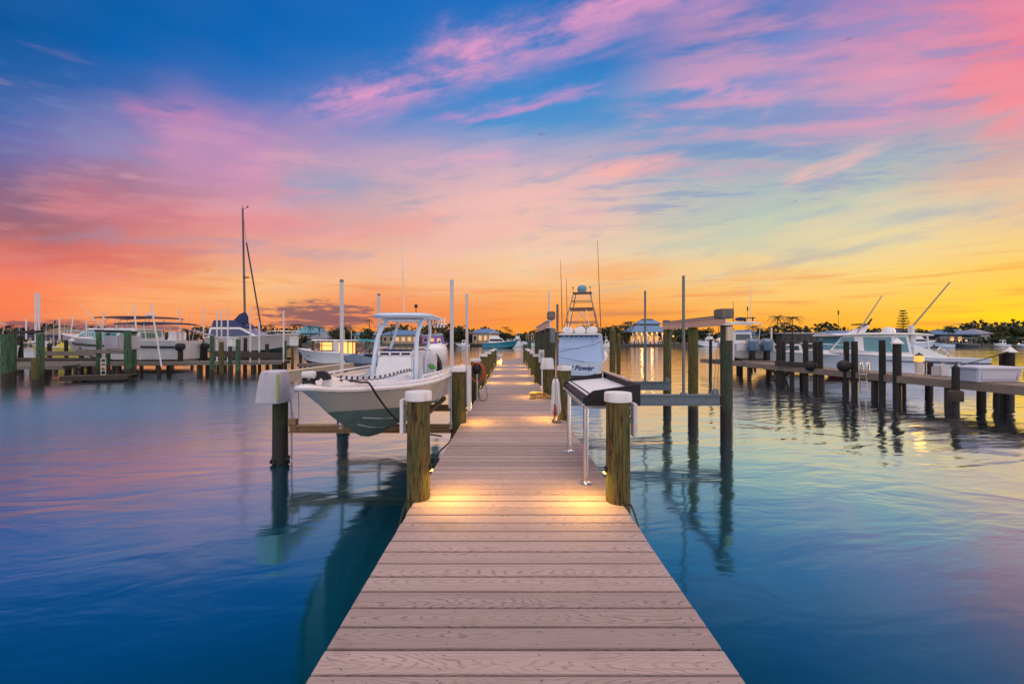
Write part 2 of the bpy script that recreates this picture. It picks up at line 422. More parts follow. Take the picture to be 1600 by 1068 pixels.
RUST = pm('rusty_beam', (.30,.18,.085), .7, .2, var=.3, scale=7, dirt=(.10,.06,.035), dirtamt=.8, bmp=.3)
WEATH = pm('weathered_gelcoat', (.50,.52,.55), .4, var=.12, dirt=(.22,.22,.16), dirtamt=.5)
GLASS = pm('dark_glass', (.015,.05,.065), .08, .0, var=.3, coat=.8)
TGLASS = pm('teal_glass', (.04,.24,.28), .1, .0, var=.4, coat=.8)
AMBER = pm('lit_amber', (.8,.45,.15), .5, emit=(1,.50,.13), es=1.5)
PVC = pm('grey_pvc', (.52,.53,.56), .45, var=.06, dirt=(.3,.28,.25), dirtamt=.4)
LENS = pm('lamp_lens', (.9,.6,.2), .4, emit=(1,.62,.16), es=2.5)
LAMP = 30.0
# ---------------------------------------------------------------- water, dock
w = MB(); w.quad((-900,-60,0),(900,-60,0),(900,1400,0),(-900,1400,0))
struct(part('water', w, M_water, smooth=0))
dock = thing('dock', 'long timber dock with pinkish brown composite deck boards running straight out over the water', 'dock', (.06, 0, DECK))
XL, XR, PITCH = -.85, .97, .145
deck = MB(); scr = MB()
def lefted(d):
    if d < 26: return XL
    if d < 29.2: return XL+(d-26)/3.2*.26
    return -.59+(d-29.2)/5.8*1.58
y = -1.6; i = 0
while y < 34.6:
    l = lefted(y+.07); jl = random.uniform(-.004, .004); jr = random.uniform(-.004, .004)
    jz = random.uniform(-.0015, .0015)
    deck.box((l+jl, y+.0055, DECK-.032+jz), (XR+jr, y+PITCH-.0055, DECK+jz))
    if y < 9:
        for sx in (-.74, -.30, .13, .50, .86):
            for sy in (.03, .113):
                cx = sx+random.uniform(-.012, .012); cy = y+sy+random.uniform(-.004, .004)
                scr.quad(*[(cx+.0034*math.cos(a), cy+.0034*math.sin(a), DECK+jz+.0012) for a in [k*math.pi/3 for k in range(6)]])
    y += PITCH
part('deck_boards', deck, M_deck, dock, bevel=.003, smooth=0)
part('deck_screws', scr, BLACK, dock, smooth=0)['kind'] = 'stuff'
for x0 in (XL+.03, -.30, .42, XR-.08):
    b = MB(); b.box((x0, -1.6, DECK-.29), (x0+.05, 26, DECK-.036)); part('stringer', b, DARKW, dock)
for k in range(10):
    b = MB(); b.box((XL-.05, 3.75+k*2.55, DECK-.5), (XR+.05, 3.83+k*2.55, DECK-.292)); part('cross_beam', b, DARKW, dock)
# ---------------------------------------------------------------- pilings
def shaft(r, z0, z1, cone=False, flat=.012):
    m = MB(); pr = []
    n = 7
    for k in range(n): pr.append((r*(1.03-.05*k/(n-1))*random.uniform(.985, 1.015), z0+(z1-flat-z0)*k/(n-1)))
    if cone: pr += [(r*.97, z1), (r*.15, z1+r*1.1)]
    else: pr += [(r*.95, z1), (r*.05, z1+.002)]
    return m.lathe(pr, n=18, wob=.02)
def piling(px, d, ztop, r, mat, label, group, cap=None, lampside=0, light=0, x=None, cone=False, lean=0, name='piling'):
    xx = X(px, d) if x is None else x
    t = thing(name, label, 'piling', (xx, d, 0), 0, group)
    t.rotation_euler = (random.uniform(-lean, lean), random.uniform(-lean, lean), random.uniform(0, 6) if not lampside else 0)
    part('shaft', shaft(r, -1.6, ztop, cone), mat, t, local=True)
    if cap:
        c = MB(); rr = r*1.13
        c.lathe([(rr*.97, ztop-.065), (rr*1.02, ztop-.06), (rr, ztop+.005), (rr*.97, ztop+.014), (rr*.5, ztop+.020), (rr*.04, ztop+.022)], n=26)
        part('cap', c, PLAST, t, local=True)
    if lampside:
        f = MB(); zf = DECK+.275; xs = lampside*(r+.012)
        f.box((min(xs, xs-lampside*.03), -.028, zf-.02), (max(xs, xs-lampside*.03), .028, zf+.03))
        h = part('dock_light', f, BLACK, t, bevel=.004, local=True)
        f = MB(); f.box((xs-.012, -.02, zf-.030), (xs+.012, .02, zf-.019)); part('lens', f, LENS, h, local=True)
        if light:
            ld = bpy.data.lights.new('dock_lamp', 'SPOT'); ld.energy = light; ld.color = (1, .52, .07); ld.spot_size = R(150); ld.spot_blend = 1; ld.shadow_soft_size = .03
            lo = bpy.data.objects.new('dock_lamp', ld); COL.objects.link(lo)
            lo.location = (xx+lampside*(r+.17), d-.03, DECK+.40); lo.rotation_euler = (0, R(lampside*-14), 0)
    return t
ordi = ['nearest','second','third','fourth','fifth','sixth','seventh','eighth','ninth']
LP = [(654,3.69,.105),(717,7.12,.125),(743,10.4,.12),(755.4,13.8,.12),(762.6,16.5,.12),(768.5,20.4,.12),(772.8,23.5,.12)]
ldesc = ['thick mossy piling with white cap and hanging board, nearest on the left dock edge',
 'white-capped piling at the left dock edge beside the lifted boat, flanked by white boards',
 'capped piling behind the orange hose reel on the left dock edge',
 'white-capped piling next beyond the hose reel on the left dock edge',
 'second white-capped piling beyond the hose reel on the left dock edge',
 'third piling beyond the hose reel, before the white bin on the left dock edge',
 'far capped piling right beside the white bin at the end of the dock']
LPO = []
for k, (px, d, r) in enumerate(LP):
    LPO.append(piling(px, d, 1.665, r, M_pile, ldesc[k], 'capped pilings along the dock', cap=True, lampside=1, light=LAMP if k not in (2,) else 0))
RP = [(965.5,3.62,.105),(882,7.4,.12),(855,10.3,.14),(839,13.7,.12),(833,16.7,.12),(828,20.4,.12),(824,23.5,.12)]
rdesc = ['thick brown piling with white cap standing in front of the fish cleaning table',
 'white-capped piling behind the fish cleaning table with white hose bundle beside it',
 'piling topped with a tapered white cover on the right dock edge by the coiled rope',
 'white-capped piling just past the coiled rope on the right dock edge',
 'second capped piling past the coiled rope on the right dock edge',
 'third capped piling past the coiled rope on the right dock edge',
 'fourth capped piling past the coiled rope on the right dock edge']
RPO = []
for k, (px, d, r) in enumerate(RP):
    RPO.append(piling(px, d, 1.665 if k != 2 else 1.6, r, M_pile, rdesc[k], 'capped pilings along the dock', cap=(k != 2), lampside=-1, light=LAMP))
piling(820.5, 26.2, 1.9, .13, M_pileg, 'tall uncapped green piling at the far right end of the dock', 'tall pilings at the dock end')
piling(827, 27.8, 2.02, .14, M_pileg, 'taller green piling just behind the last ones at the dock end', 'tall pilings at the dock end')
# boards hung on the pilings
def board(t, sx, r, z0, z1, w=.032, dep=.11, mat=PLAST):
    b = MB(); x0 = sx*(r+.02); b.box((min(x0, x0+sx*w), -dep/2, z0), (max(x0, x0+sx*w), dep/2, z1))
    h = part('fender_board', b, mat, t, bevel=.006, local=True)
    q = MB()
    for zz_ in (z0+.12, z1-.1):
        q = MB(); q.box((min(sx*(r-.02), x0), -.03, zz_), (max(sx*(r-.02), x0), .03, zz_+.04)); part('bracket', q, GALV, h, local=True)
board(LPO[0], -1, .105, 1.30, 1.61, mat=TAN and PLAST)
board(RPO[0], 1, .105, 1.29, 1.585)
board(LPO[1], -1, .125, .97, 1.64, w=.03, dep=.1)
board(LPO[1], 1, .125, .92, 1.70, w=.07, dep=.1)
# cover on the third right piling
c = MB(); x0 = X(855,10.3)
def frust(m, cx, cy, z0, z1, a, b, top=.8, n=4):
    rings = []
    for k, (zt, f) in enumerate(((z0, 1.0), (z0+.04, 1.05), (z0+.045, .98), (z1-.03, top), (z1, top*.9))):
        rings.append([(cx-a*f, cy-b*f, zt), (cx+a*f, cy-b*f, zt), (cx+a*f, cy+b*f, zt), (cx-a*f, cy+b*f, zt)])
    return m.loft(rings)
frust(c, x0, 10.3, 1.42, 1.70, .165, .165, .84)
part('cover', c, PLAST, RPO[2], bevel=.012)
# pipe up the third piling
p = MB(); p.tube([(x0-.14, 10.16, .3), (x0-.14, 10.16, 1.45)], .018); part('conduit', p, PLAST, RPO[2])
# black cables at the piling feet
for (px, d, sgn, lab) in ((965.5, 3.62, 1, 'black cable curling from the foot of the front right piling over the dock edge'), (654, 3.69, -1, 'black cable looped at the foot of the front left piling')):
    xx = X(px, d); m = MB()
    m.tube(curve([(xx+.02*sgn, d-.125, DECK+.012), (xx+.07*sgn, d-.13, DECK+.02), (xx+.085*sgn, d-.15, DECK-.01), (xx+.09*sgn, d-.22, DECK-.05), (xx+.085*sgn, d-.32, DECK-.12), (xx+.05*sgn, d-.40, DECK-.22)], 8), .008)
    solo('cable', lab, 'cable', m, BLACK, (xx+.02*sgn, d-.125, DECK))
# ---------------------------------------------------------------- fish cleaning table
tb = thing('cleaning_table', 'fish cleaning table with pale top, black splash boards and two steel legs', 'table', (.74, 4.6, DECK))
TX0, TX1, TY0, TY1 = .70, 1.25, 3.97, 5.38
zb = DECK+.785
m = MB(); m.loft([[(TX0+.05, TY0+.02, zb+.085), (TX1-.02, TY0+.02, zb+.13), (TX1-.02, TY1-.02, zb+.13), (TX0+.05, TY1-.02, zb+.085)],
                  [(TX0+.05, TY0+.02, zb+.10), (TX1-.02, TY0+.02, zb+.145), (TX1-.02, TY1-.02, zb+.145), (TX0+.05, TY1-.02, zb+.10)]])
part('table_top', m, pm('cutting_board', (.74,.76,.80), .35, var=.05, dirt=(.5,.5,.5), dirtamt=.2), tb, bevel=.004)
def side(yy, h=.022):
    m = MB(); pr = [(TX0, zb), (TX1, zb), (TX1, zb+.21), (TX0+.10, zb+.145), (TX0+.02, zb+.085), (TX0, zb+.08)]
    m.loft([[(x, yy-h/2, z) for x, z in pr], [(x, yy+h/2, z) for x, z in pr]]); return m
part('splash_board', side(TY0), BLACK, tb, bevel=.002); part('splash_board', side(TY1), BLACK, tb, bevel=.002)
m = MB(); m.box((TX1-.015, TY0+.012, zb+.0), (TX1+.012, TY1-.012, zb+.205)); part('back_board', m, BLACK, tb, bevel=.002)
m = MB(); m.loft([[(TX0+.012, TY0+.012, zb+.04), (TX0+.09, TY0+.012, zb+.10), (TX0+.085, TY0+.012, zb+.112), (TX0+.005, TY0+.012, zb+.052)],
                  [(TX0+.012, TY1-.012, zb+.04), (TX0+.09, TY1-.012, zb+.10), (TX0+.085, TY1-.012, zb+.112), (TX0+.005, TY1-.012, zb+.052)]])
part('front_trough', m, BLACK, tb)
m = MB(); m.box((TX0-.012, TY0-.012, zb+.0), (TX0+.018, TY1+.012, zb+.022)); part('edge_rail', m, ALU, tb, bevel=.004)
m = MB(); m.tube(curve([(TX1-.05, TY1-.04, zb+.13), (TX1-.05, TY1-.06, zb+.225), (TX1-.045, TY1-.2, zb+.235), (TX1-.045, TY0+.5, zb+.235), (TX1-.045, TY0+.2, zb+.225)], 6), .014, 10); part('hand_rail', m, STEEL, tb)
m = MB(); m.box((TX1+.02, TY0+.35, zb-.0), (TX1+.11, TY0+.75, zb+.11)); part('bait_drawer', m, BLACK, tb, bevel=.008)
for ly in (4.06, 5.24):
    m = MB(); m.lathe([(.027, DECK+.012), (.027, zb-.005)], (.745, ly, 0), 16); l = part('leg', m, STEEL, tb)
    m = MB(); m.lathe([(.002, DECK+.001), (.068, DECK+.002), (.068, DECK+.009), (.035, DECK+.016), (.03, DECK+.03)], (.745, ly, 0), 20); part('foot_plate', m, STEEL, l)
m = MB()
m.box((.72, TY0+.05, zb-.04), (.77, TY1-.05, zb-.002))
for ly in (4.06, 5.24): m.box((.775, ly-.02, zb-.04), (TX1-.05, ly+.02, zb-.004))
part('support_frame', m, ALU, tb)
# ---------------------------------------------------------------- right boat lift (empty)
rl = thing('boat_lift', 'empty boat lift with grey cradle beams and high white beam right of the dock', 'boat lift', (4.65, 10.6, 0))
piling(1135, 9.05, 2.47, .125, M_pileo, 'tall near piling carrying the gear box of the empty lift', 'pilings of the empty boat lift')
piling(1083, 10.6, 2.47, .125, M_pile, 'middle piling under the white beam of the empty lift', 'pilings of the empty boat lift')
piling(1042.5, 12.2, 2.47, .115, M_pile, 'far piling under the end of the white beam of the empty lift', 'pilings of the empty boat lift')
def ibeam(p, q, w, h, t=.02):
    m = MB(); up = Vector((0,0,h/2-t/2))
    p = Vector(p); q = Vector(q)
    m.beam(p, q, t*1.2, h-2*t); m.beam(p+up, q+up, w, t); m.beam(p-up, q-up, w, t); return m
XO = 4.68
part('top_beam', ibeam((XO, 8.9, 2.57), (XO, 12.6, 2.57), .14, .19), ALU, rl)
m = MB(); m.beam((XO, 9.1, 2.69), (XO, 12.5, 2.69), .03, .03); m.box((XO-.06, 12.2, 2.665), (XO+.06, 12.45, 2.75)); part('drive_shaft', m, GALV, rl)
m = MB(); m.box((XO-.13, 8.86, 2.62), (XO+.16, 9.2, 2.83)); g = part('gear_box', m, GREYW, rl, bevel=.02)
m = MB(); m.box((XO+.02, 8.92, 2.12), (XO+.17, 9.1, 2.46)); part('motor', m, TAN, rl, bevel=.02)
for yy, zc_, xe in ((9.05, .83, 1.28), (11.8, .84, 1.35)):
    b = part('cradle_beam', ibeam((xe, yy, zc_), (4.62, yy, zc_), .15, .24), GALV, rl)
    m = MB(); m.lathe([(.02, -.03), (.075, -.03), (.075, .03), (.02, .03)], (4.52, yy, zc_+.17), 14, 'y'); part('pulley', m, GALV, b)
    for o in (-.05, .05):
        m = MB(); m.tube([(4.52+o*.7, yy, zc_+.2), (XO+o*.5-.05, yy, 2.48)], .006, 5); part('cable', m, GALV, b)
for px, yy in ((1068, 9.05), (1008, 11.8)):
    xx = X(px, yy); m = MB(); m.lathe([(.075, .952), (.07, .985), (.045, .99), (.032, 1.0), (.030, 3.56), (.02, 3.575)], (xx, yy, 0), 12); part('guide_post', m, GALV, rl)
# dock side frame of that lift
fr = thing('boat_lift', 'dock side beam of the empty lift on tall pilings with grey motor on top', 'boat lift', (1.05, 12.5, 0))
part('top_beam', ibeam((.98, 10.2, 2.55), (1.04, 16.0, 2.55), .16, .2), ALU, fr)
m = MB(); m.box((.92, 10.1, 2.66), (1.10, 10.4, 2.86)); part('gear_box', m, GREYW, fr, bevel=.02)
m = MB(); m.box((.97, 10.05, 2.08), (1.10, 10.2, 2.44)); part('motor', m, GALV, fr, bevel=.015)
m = MB(); m.tube([(.965, 10.3, 2.85), (.965, 10.3, 3.38)], .022); part('post', m, ALU, fr)
m = MB(); m.lathe([(.02, 0), (.03, 0), (.03, .04)], (1.02, 15.8, 2.66), 8); part('bolt', m, GALV, fr)
piling(859, 10.85, 2.45, .15, M_pileo, 'tall near piling with the motor of the dock side lift beam', 'tall pilings under the dock side lift beam')
piling(848.5, 13.2, 2.45, .14, M_pileo, 'tall middle piling of the dock side lift beam', 'tall pilings under the dock side lift beam')
piling(841, 15.5, 2.45, .14, M_pileo, 'tall far piling of the dock side lift beam', 'tall pilings under the dock side lift beam')
m = MB(); m.lathe([(.028, .3), (.028, 2.96), (.02, 2.98)], (X(871, 9.5), 9.5, 0), 12)
solo('guide_pole', 'slim brown and blue guide pole standing right of the dock before the sport fishing boat', 'pole', m, pm('weathered_pole', (.13,.10,.09), .6, var=.4, scale=3), (X(871, 9.5), 9.5, 0))
# power box on the tall piling
pb = thing('power_box', 'white electric power box fixed to tall pilings on the right dock edge', 'power box', (X(846,11.9), 11.9, 1.5))
m = MB(); m.box((X(841.5,11.9), 11.8, 1.5), (X(851,11.9), 11.95, 1.87)); part('housing', m, PLAST, pb, bevel=.015)
m = MB(); m.box((X(844,11.8), 11.785, 1.62), (X(849,11.8), 11.799, 1.80)); part('hatch', m, pm('grey_plastic', (.5,.5,.52), .4), pb, bevel=.003)
m = MB(); m.box((X(846,11.8), 11.778, 1.70), (X(847.2,11.8), 11.7845, 1.75)); part('latch', m, BLACK, pb)
# rope coil on deck
m = MB()
for k in range(5):
    cx, cy = X(845,10.2)+random.uniform(-.08,.08), 10.15+random.uniform(-.1,.1); r0 = random.uniform(.10,.2)
    m.tube([(cx+r0*1.3*math.cos(a)+.02*math.sin(3*a), cy+r0*math.sin(a), DECK+.022+.022*k+.012*math.sin(2*a+k)) for a in [2*math.pi*j/22 for j in range(23)]], .017, 6)
m.tube(curve([(X(836,10.1), 10.05, DECK+.02), (X(832,9.9), 9.9, DECK+.02), (X(829,9.8), 9.95, DECK+.02), (X(831,10), 10.1, DECK+.03)], 6), .02, 6)
m.tube(curve([(X(853,10.2), 10.1, DECK+.04), (X(860,10.0), 9.95, DECK+.03), (X(862,10.0), 10.0, DECK+.09)], 6), .017, 6)
solo('rope', 'coil of tan rope lying on the deck by the right edge', 'rope', m, pm('tan_rope', (.42,.26,.10), .9, var=.4, scale=14), (X(845,10.2), 10.15, DECK))
# white hose bundle hanging
hb = thing('hose_bundle', 'white hose bundle hanging from a hook beside the dock, its end on the boards', 'hose', (X(868,7.3), 7.3, DECK))
xh = X(868, 7.3); m = MB()
for k in range(9):
    o = (k-4)*.013; q = random.uniform(-.01,.01); dp = random.uniform(-.03,.03)
    m.tube(curve([(xh+o*.3, 7.28+dp*.4, 1.46), (xh+o*1.0, 7.25+dp, 1.38), (xh+o*1.3+q, 7.25+dp, 1.12), (xh+o*1.5, 7.25+dp, .90+random.uniform(-.04,.08)), (xh+o*1.25, 7.27+dp, .80+abs(o)*.8)], 6), .015, 6)
part('hose', m, PLAST, hb)
m = MB(); m.tube([(xh+.10, 7.36, 1.44), (xh, 7.29, 1.475), (xh-.01, 7.23, 1.455)], .012, 6); part('hook', m, GALV, hb)
m = MB(); m.tube(curve([(xh, 7.25, .84), (xh-.04, 7.2, .76), (xh-.075, 7.12, DECK+.03), (xh+.0, 7.03, DECK+.025), (xh+.07, 7.10, DECK+.022), (xh+.03, 7.2, DECK+.03)], 8), .016, 6); part('hose_end', m, pm('grey_rope', (.22,.17,.12), .8, var=.3), hb)
m = MB(); m.lathe([(.022, 0), (.026, .05), (.018, .14), (.012, .2)], (xh-.02, 7.2, .82), 10); part('nozzle', m, pm('red_nozzle', (.30,.02,.012), .5), hb)
# hose reel
hr = thing('hose_reel', 'orange hose wound on a black reel hanging on a grey post by the left edge', 'hose reel', (X(745,9.9), 9.9, DECK))
hx, hz = X(745, 9.8), Zz(577, 9.8); m = MB()
m.ball((hx, 9.78, hz+.01), (.10, .09, .135), 16, 10); part('reel_hub', m, BLACK, hr)
m = MB()
for k in range(8):
    a0 = random.uniform(-.2,.2); rx = .15+k*.006; rz_ = .20+.03*random.random()
    m.tube([(hx+rx*math.cos(a)+a0*.05, 9.82+.02*k-.07, hz-.03+rz_*math.sin(a)*(1.25 if math.sin(a) < 0 else .85)) for a in [2*math.pi*j/26 for j in range(27)]], .013, 6)
part('hose', m, pm('orange_hose', (.42,.075,.03), .5, var=.3), hr)
m = MB(); m.tube([(hx+.01, 9.75, DECK), (hx+.01, 9.75, hz-.1)], .022, 10); part('post', m, ALU, hr)
m = MB(); m.tube(curve([(hx+.13, 9.72, hz-.2), (hx+.2, 9.7, hz-.32), (hx+.26, 9.66, DECK+.10), (hx+.20, 9.6, DECK+.02), (hx+.09, 9.6, DECK+.03), (hx+.07, 9.66, DECK+.2)], 8), .008, 6); part('cable', m, pm('grey_cable', (.10,.10,.11), .6), hr)
m = MB(); m.box((hx+.06, 9.68, DECK+.1), (hx+.11, 9.73, DECK+.28)); part('outlet_box', m, TAN, hr, bevel=.008)
# white bin
bn = thing('bin', 'white tapered bin with lid standing at the far end of the dock', 'bin', (X(780,23.8), 23.8, DECK))
bx = X(780,23.8); m = MB(); rr = []
for z_, a in ((DECK, .15), (DECK+.05, .155), (DECK+.52, .185)):
    rr.append([(bx-a, 23.8-a*.9, z_), (bx+a, 23.8-a*.9, z_), (bx+a, 23.8+a*.9, z_), (bx-a, 23.8+a*.9, z_)])
m.loft(rr); part('body', m, PLAST, bn, bevel=.02)
m = MB(); m.box((bx-.21, 23.6, DECK+.522), (bx+.21, 24.0, DECK+.60)); part('lid', m, PLAST, bn, bevel=.02)
m = MB(); m.lathe([(.045, -.004), (.065, -.004), (.065, .004), (.045, .004)], (bx, 23.62, DECK+.36), 18, 'y'); part('emblem', m, pm('grey_mark', (.25,.27,.30), .5), bn)
M_black = pilemat('tarred_pile_wood', (.022,.018,.010), (.06,.055,.022), (.035,.055,.02), wet=.70)
# ---------------------------------------------------------------- left boat lift
ll = thing('boat_lift', 'boat lift under the white centre console boat, with tan high beam and brown cradle beams', 'boat lift', (-4.05, 8.5, 0))
def growth(t, r):
    g = MB()
    for k in range(26):
        a = random.uniform(0, 6.28); g.ball((r*math.cos(a), r*math.sin(a), random.uniform(-.06, .14)), random.uniform(.02, .05), 6, 4)
    part('mussel_growth', g, pm('mussels', (.012,.011,.010), .6, var=.5, scale=20, bmp=.4), t, local=True)
t = piling(438, 7.1, 1.38, .125, M_black, 'blackened piling under the grey draped motor cover, standing alone in the water', 'pilings of the loaded boat lift'); growth(t, .125)
m = MB(); m.tube([(-4.18, 6.99, .02), (-4.17, 6.99, 1.2)], .014); part('conduit', m, PLAST, t)
t = piling(535.5, 9.7, 1.42, .125, M_black, 'rear piling holding the far end of the tan lift beam', 'pilings of the loaded boat lift'); growth(t, .125)
XB = -4.0
part('top_beam', ibeam((XB, 6.9, 1.50), (XB, 10.25, 1.48), .16, .2), TAN, ll)
m = MB(); m.box((XB-.075, 7.0, 1.40), (XB-.06, 10.2, 1.58)); part('beam_cover', m, TAN, ll)
m = MB(); m.box((XB+.02, 7.0, 1.405), (XB+.075, 10.25, 1.575)); part('beam_cover', m, TAN, ll)
# draped motor cover
m = MB(); cxm, cym = -3.98, 6.95; rings = []
for z, a0, a1, b in ((1.09, .28, .155, .19), (1.105, .29, .16, .20), (1.35, .25, .16, .195), (1.55, .215, .158, .185), (1.61, .195, .15, .17), (1.635, .15, .12, .14)):
    ring = []
    for k in range(32):
        a = 2*math.pi*k/32; q = lambda v: math.copysign(abs(v)**.45, v)
        fold = 1+.025*math.sin(a*9+z*3)*(1.7-z)
        xx = q(math.cos(a)); ring.append((cxm+(a1 if xx > 0 else a0)*xx*fold, cym+b*q(math.sin(a))*fold, z))
    rings.append(ring)
m.loft(rings)
cv = part('motor_cover', m, pm('grey_cover', (.50,.48,.53), .75, var=.12, scale=7, st=(1,1,.2), bmp=.3, dirt=(.22,.17,.14), dirtamt=.7), ll)
m = MB(); m.box((cxm+.115, cym-.205, 1.12), (cxm+.158, cym-.19, 1.58)); part('algae_edge', m, pm('algae_stain', (.34,.42,.10), .8, var=.3), cv, bevel=.006)
for yy, z0 in ((7.1, .615), (9.25, .62)):
    b = part('cradle_beam', ibeam((-3.83, yy, z0), (-.93, yy, z0), .14, .13), RUST, ll)
    m = MB(); m.box((-3.84, yy-.05, z0+.07), (-3.70, yy+.05, z0+.17)); part('pulley_bracket', m, RUST, b, bevel=.008)
    for o in (0, .09):
        m = MB(); m.tube([(-3.76+o, yy, z0+.16), (-3.89+o*2.3, yy, 1.40)], .006, 5); part('cable', m, GALV, b)
for sx in (-2.42, -1.62):
    m = MB(); m.box((sx-.04, 6.6, .685), (sx+.04, 10.0, .775)); part('bunk_board', m, GREYW, ll, bevel=.008)
for px, yy in ((534, 7.1), (706, 7.1), (592, 9.25), (729.5, 9.25)):
    xx = X(px, yy); r = .032
    m = MB(); m.lathe([(.05, .62), (.05, .72), (r, .74), (r, 3.16), (r*.98, 3.18), (r*.4, 3.19)], (xx, yy, 0), 12)
    g = part('guide_post', m, PVC, ll)
    m = MB(); m.lathe([(r*1.08, 3.15), (r*1.08, 3.185), (r*.3, 3.2)], (xx, yy, 0), 12); part('end_cap', m, GALV if px < 700 else PVC, g)
m = MB(); m.tube(curve([(-1.02, 7.1, .60), (-.98, 6.6, .52), (-1.05, 6.0, .50), (-.95, 5.2, .58), (-.9, 4.9, .60)], 6), .012, 6)
part('water_hose', m, BLACK, ll)
# ---------------------------------------------------------------- centre console boat
BX = -2.03
cc = thing('centre_console_boat', 'white centre console fishing boat with teal bottom raised on the lift left of the dock', 'boat', (BX, 10.3, 0))
ST = [((4.08,.05,1.68),(4.54,.02,1.347),(4.545,1.335)), ((4.28,.19,1.635),(4.76,.12,1.32),(4.85,1.17)), ((4.62,.35,1.60),(5.06,.27,1.285),(5.24,.975)),
 ((5.0,.53,1.575),(5.38,.42,1.25),(5.55,.845)), ((5.4,.70,1.555),(5.7,.57,1.22),(5.85,.765)), ((5.9,.86,1.55),(6.15,.75,1.195),(6.3,.70)), ((6.7,.95,1.545),(6.85,.85,1.175),(6.9,.69)),
 ((8.6,1.0,1.53),(8.6,.91,1.14),(8.6,.69)), ((10.25,.96,1.52),(10.25,.88,1.12),(10.25,.69))]
top, bot = MB(), MB(); ra, rb = [], []
for (s, c_, k_) in ST:
    mid = ((s[0]*.45+c_[0]*.55), c_[1]+(s[1]-c_[1])*.36, s[2]*.45+c_[2]*.55)
    def pr(q, sg): return (BX+sg*q[1], q[0], q[2])
    ra.append([pr(s, -1), pr(mid, -1), pr(c_, -1), pr(c_, 1), pr(mid, 1), pr(s, 1)])
    rb.append([pr(c_, -1), (BX-c_[1]*.5, (c_[0]+k_[0])/2, (c_[2]*.46+k_[1]*.54)), (BX, k_[0], k_[1]), (BX+c_[1]*.5, (c_[0]+k_[0])/2, (c_[2]*.46+k_[1]*.54)), pr(c_, 1)])
HULLW = pm('hull_pale_grey', (.62,.61,.57), .18, var=.05, coat=.4, scale=2)
BOTT = pm('bottom_paint_teal', (.15,.24,.25), .6, var=.25, scale=4, dirt=(.08,.11,.11), dirtamt=.6)
me_ = MB()
for g in (0, 1): me_.loft([q[:3] if g == 0 else q[3:] for q in ra], closed=False)
me_.quad(*ra[0]); me_.quad(*ra[-1])
hull = part('hull', me_, HULLW, cc, smooth=40)
m = MB(); m.loft(rb, closed=False); m.quad(*rb[-1]); m.quad(*rb[0]); part('hull_bottom', m, BOTT, cc, smooth=40)
for f_ in (.35, .66):
    for sg in (-1, 1):
        pts = []
        for (s, c_, k_) in ST[2:8]:
            f2 = f_*(1-.0); pts.append((BX+sg*c_[1]*f2, k_[0]+(c_[0]-k_[0])*f2, k_[1]+(c_[2]-k_[1])*f2*1.0-.004))
        q = MB(); q.tube(pts, .012, 6); part('spray_strake', q, pm('strake_pale', (.55,.66,.64), .5), cc)
def sheer(sg, dz=0, dh=0): return [(BX+sg*max(.0, s[1]+dh), s[0]-(.05 if i == 0 else 0)+(0 if dh >= 0 else -dh*(1 if i == 0 else .6 if i == 1 else .3 if i == 2 else 0)), s[2]+dz) for i, (s, c_, k_) in enumerate(ST)]
rail = list(reversed(sheer(-1, -.012, .012)))+sheer(1, -.012, .012)
m = MB(); m.tube(curve(rail, 4), .030, 8); part('rub_rail', m, WHITE, cc)
# gunwale, deck and cockpit
o = sheer(1, .02); inn = sheer(1, .03, -.17); ol = sheer(-1, .02); il = sheer(-1, .03, -.17)
m = MB(); m.loft([[a, b] for a, b in zip(o, inn)], closed=False); m.loft([[a, b] for a, b in zip(ol, il)], closed=False)
m.quad(o[0], inn[0], il[0], ol[0]); part('gunwale', m, WHITE, cc)
m = MB()
bd = [p for p in inn[:6]]; bl = [p for p in il[:6]]
m.loft([[a, b] for a, b in zip(bd, bl)], closed=False); part('bow_deck', m, WHITE, cc)
m = MB()
for L in (inn[5:], il[5:]):
    m.loft([[p, (BX+(p[0]-BX)*.88, max(p[1], 5.95), 1.24)] for p in L], closed=False)
m.quad(inn[5], il[5], (BX-.6, 5.95, 1.24), (BX+.6, 5.95, 1.24))
m.quad((BX-.62, 6.1, 1.26), (BX+.62, 6.1, 1.26), (BX+.83, 10.25, 1.26), (BX-.83, 10.25, 1.26)); part('cockpit', m, WHITE, cc)
for sg in (-1, 1):
    m = MB(); P = [(BX+sg*(s[1]-.09), s[0], s[2]+.085) for (s, c_, k_) in ST[5:8]]
    m.tube(curve(P, 4), .014, 8); rl_ = part('grab_rail', m, WHITE, cc)
    for p in P:
        q = MB(); q.tube([p, (p[0], p[1], p[2]-.07)], .012, 6); part('stanchion', q, WHITE, rl_)
# orange reflection-free anchor roller and bow fittings
m = MB(); m.box((BX-.035, 4.05, 1.67), (BX+.035, 4.2, 1.70)); part('anchor_roller', m, pm('bronze', (.42,.22,.10), .4, .5), cc, bevel=.008)
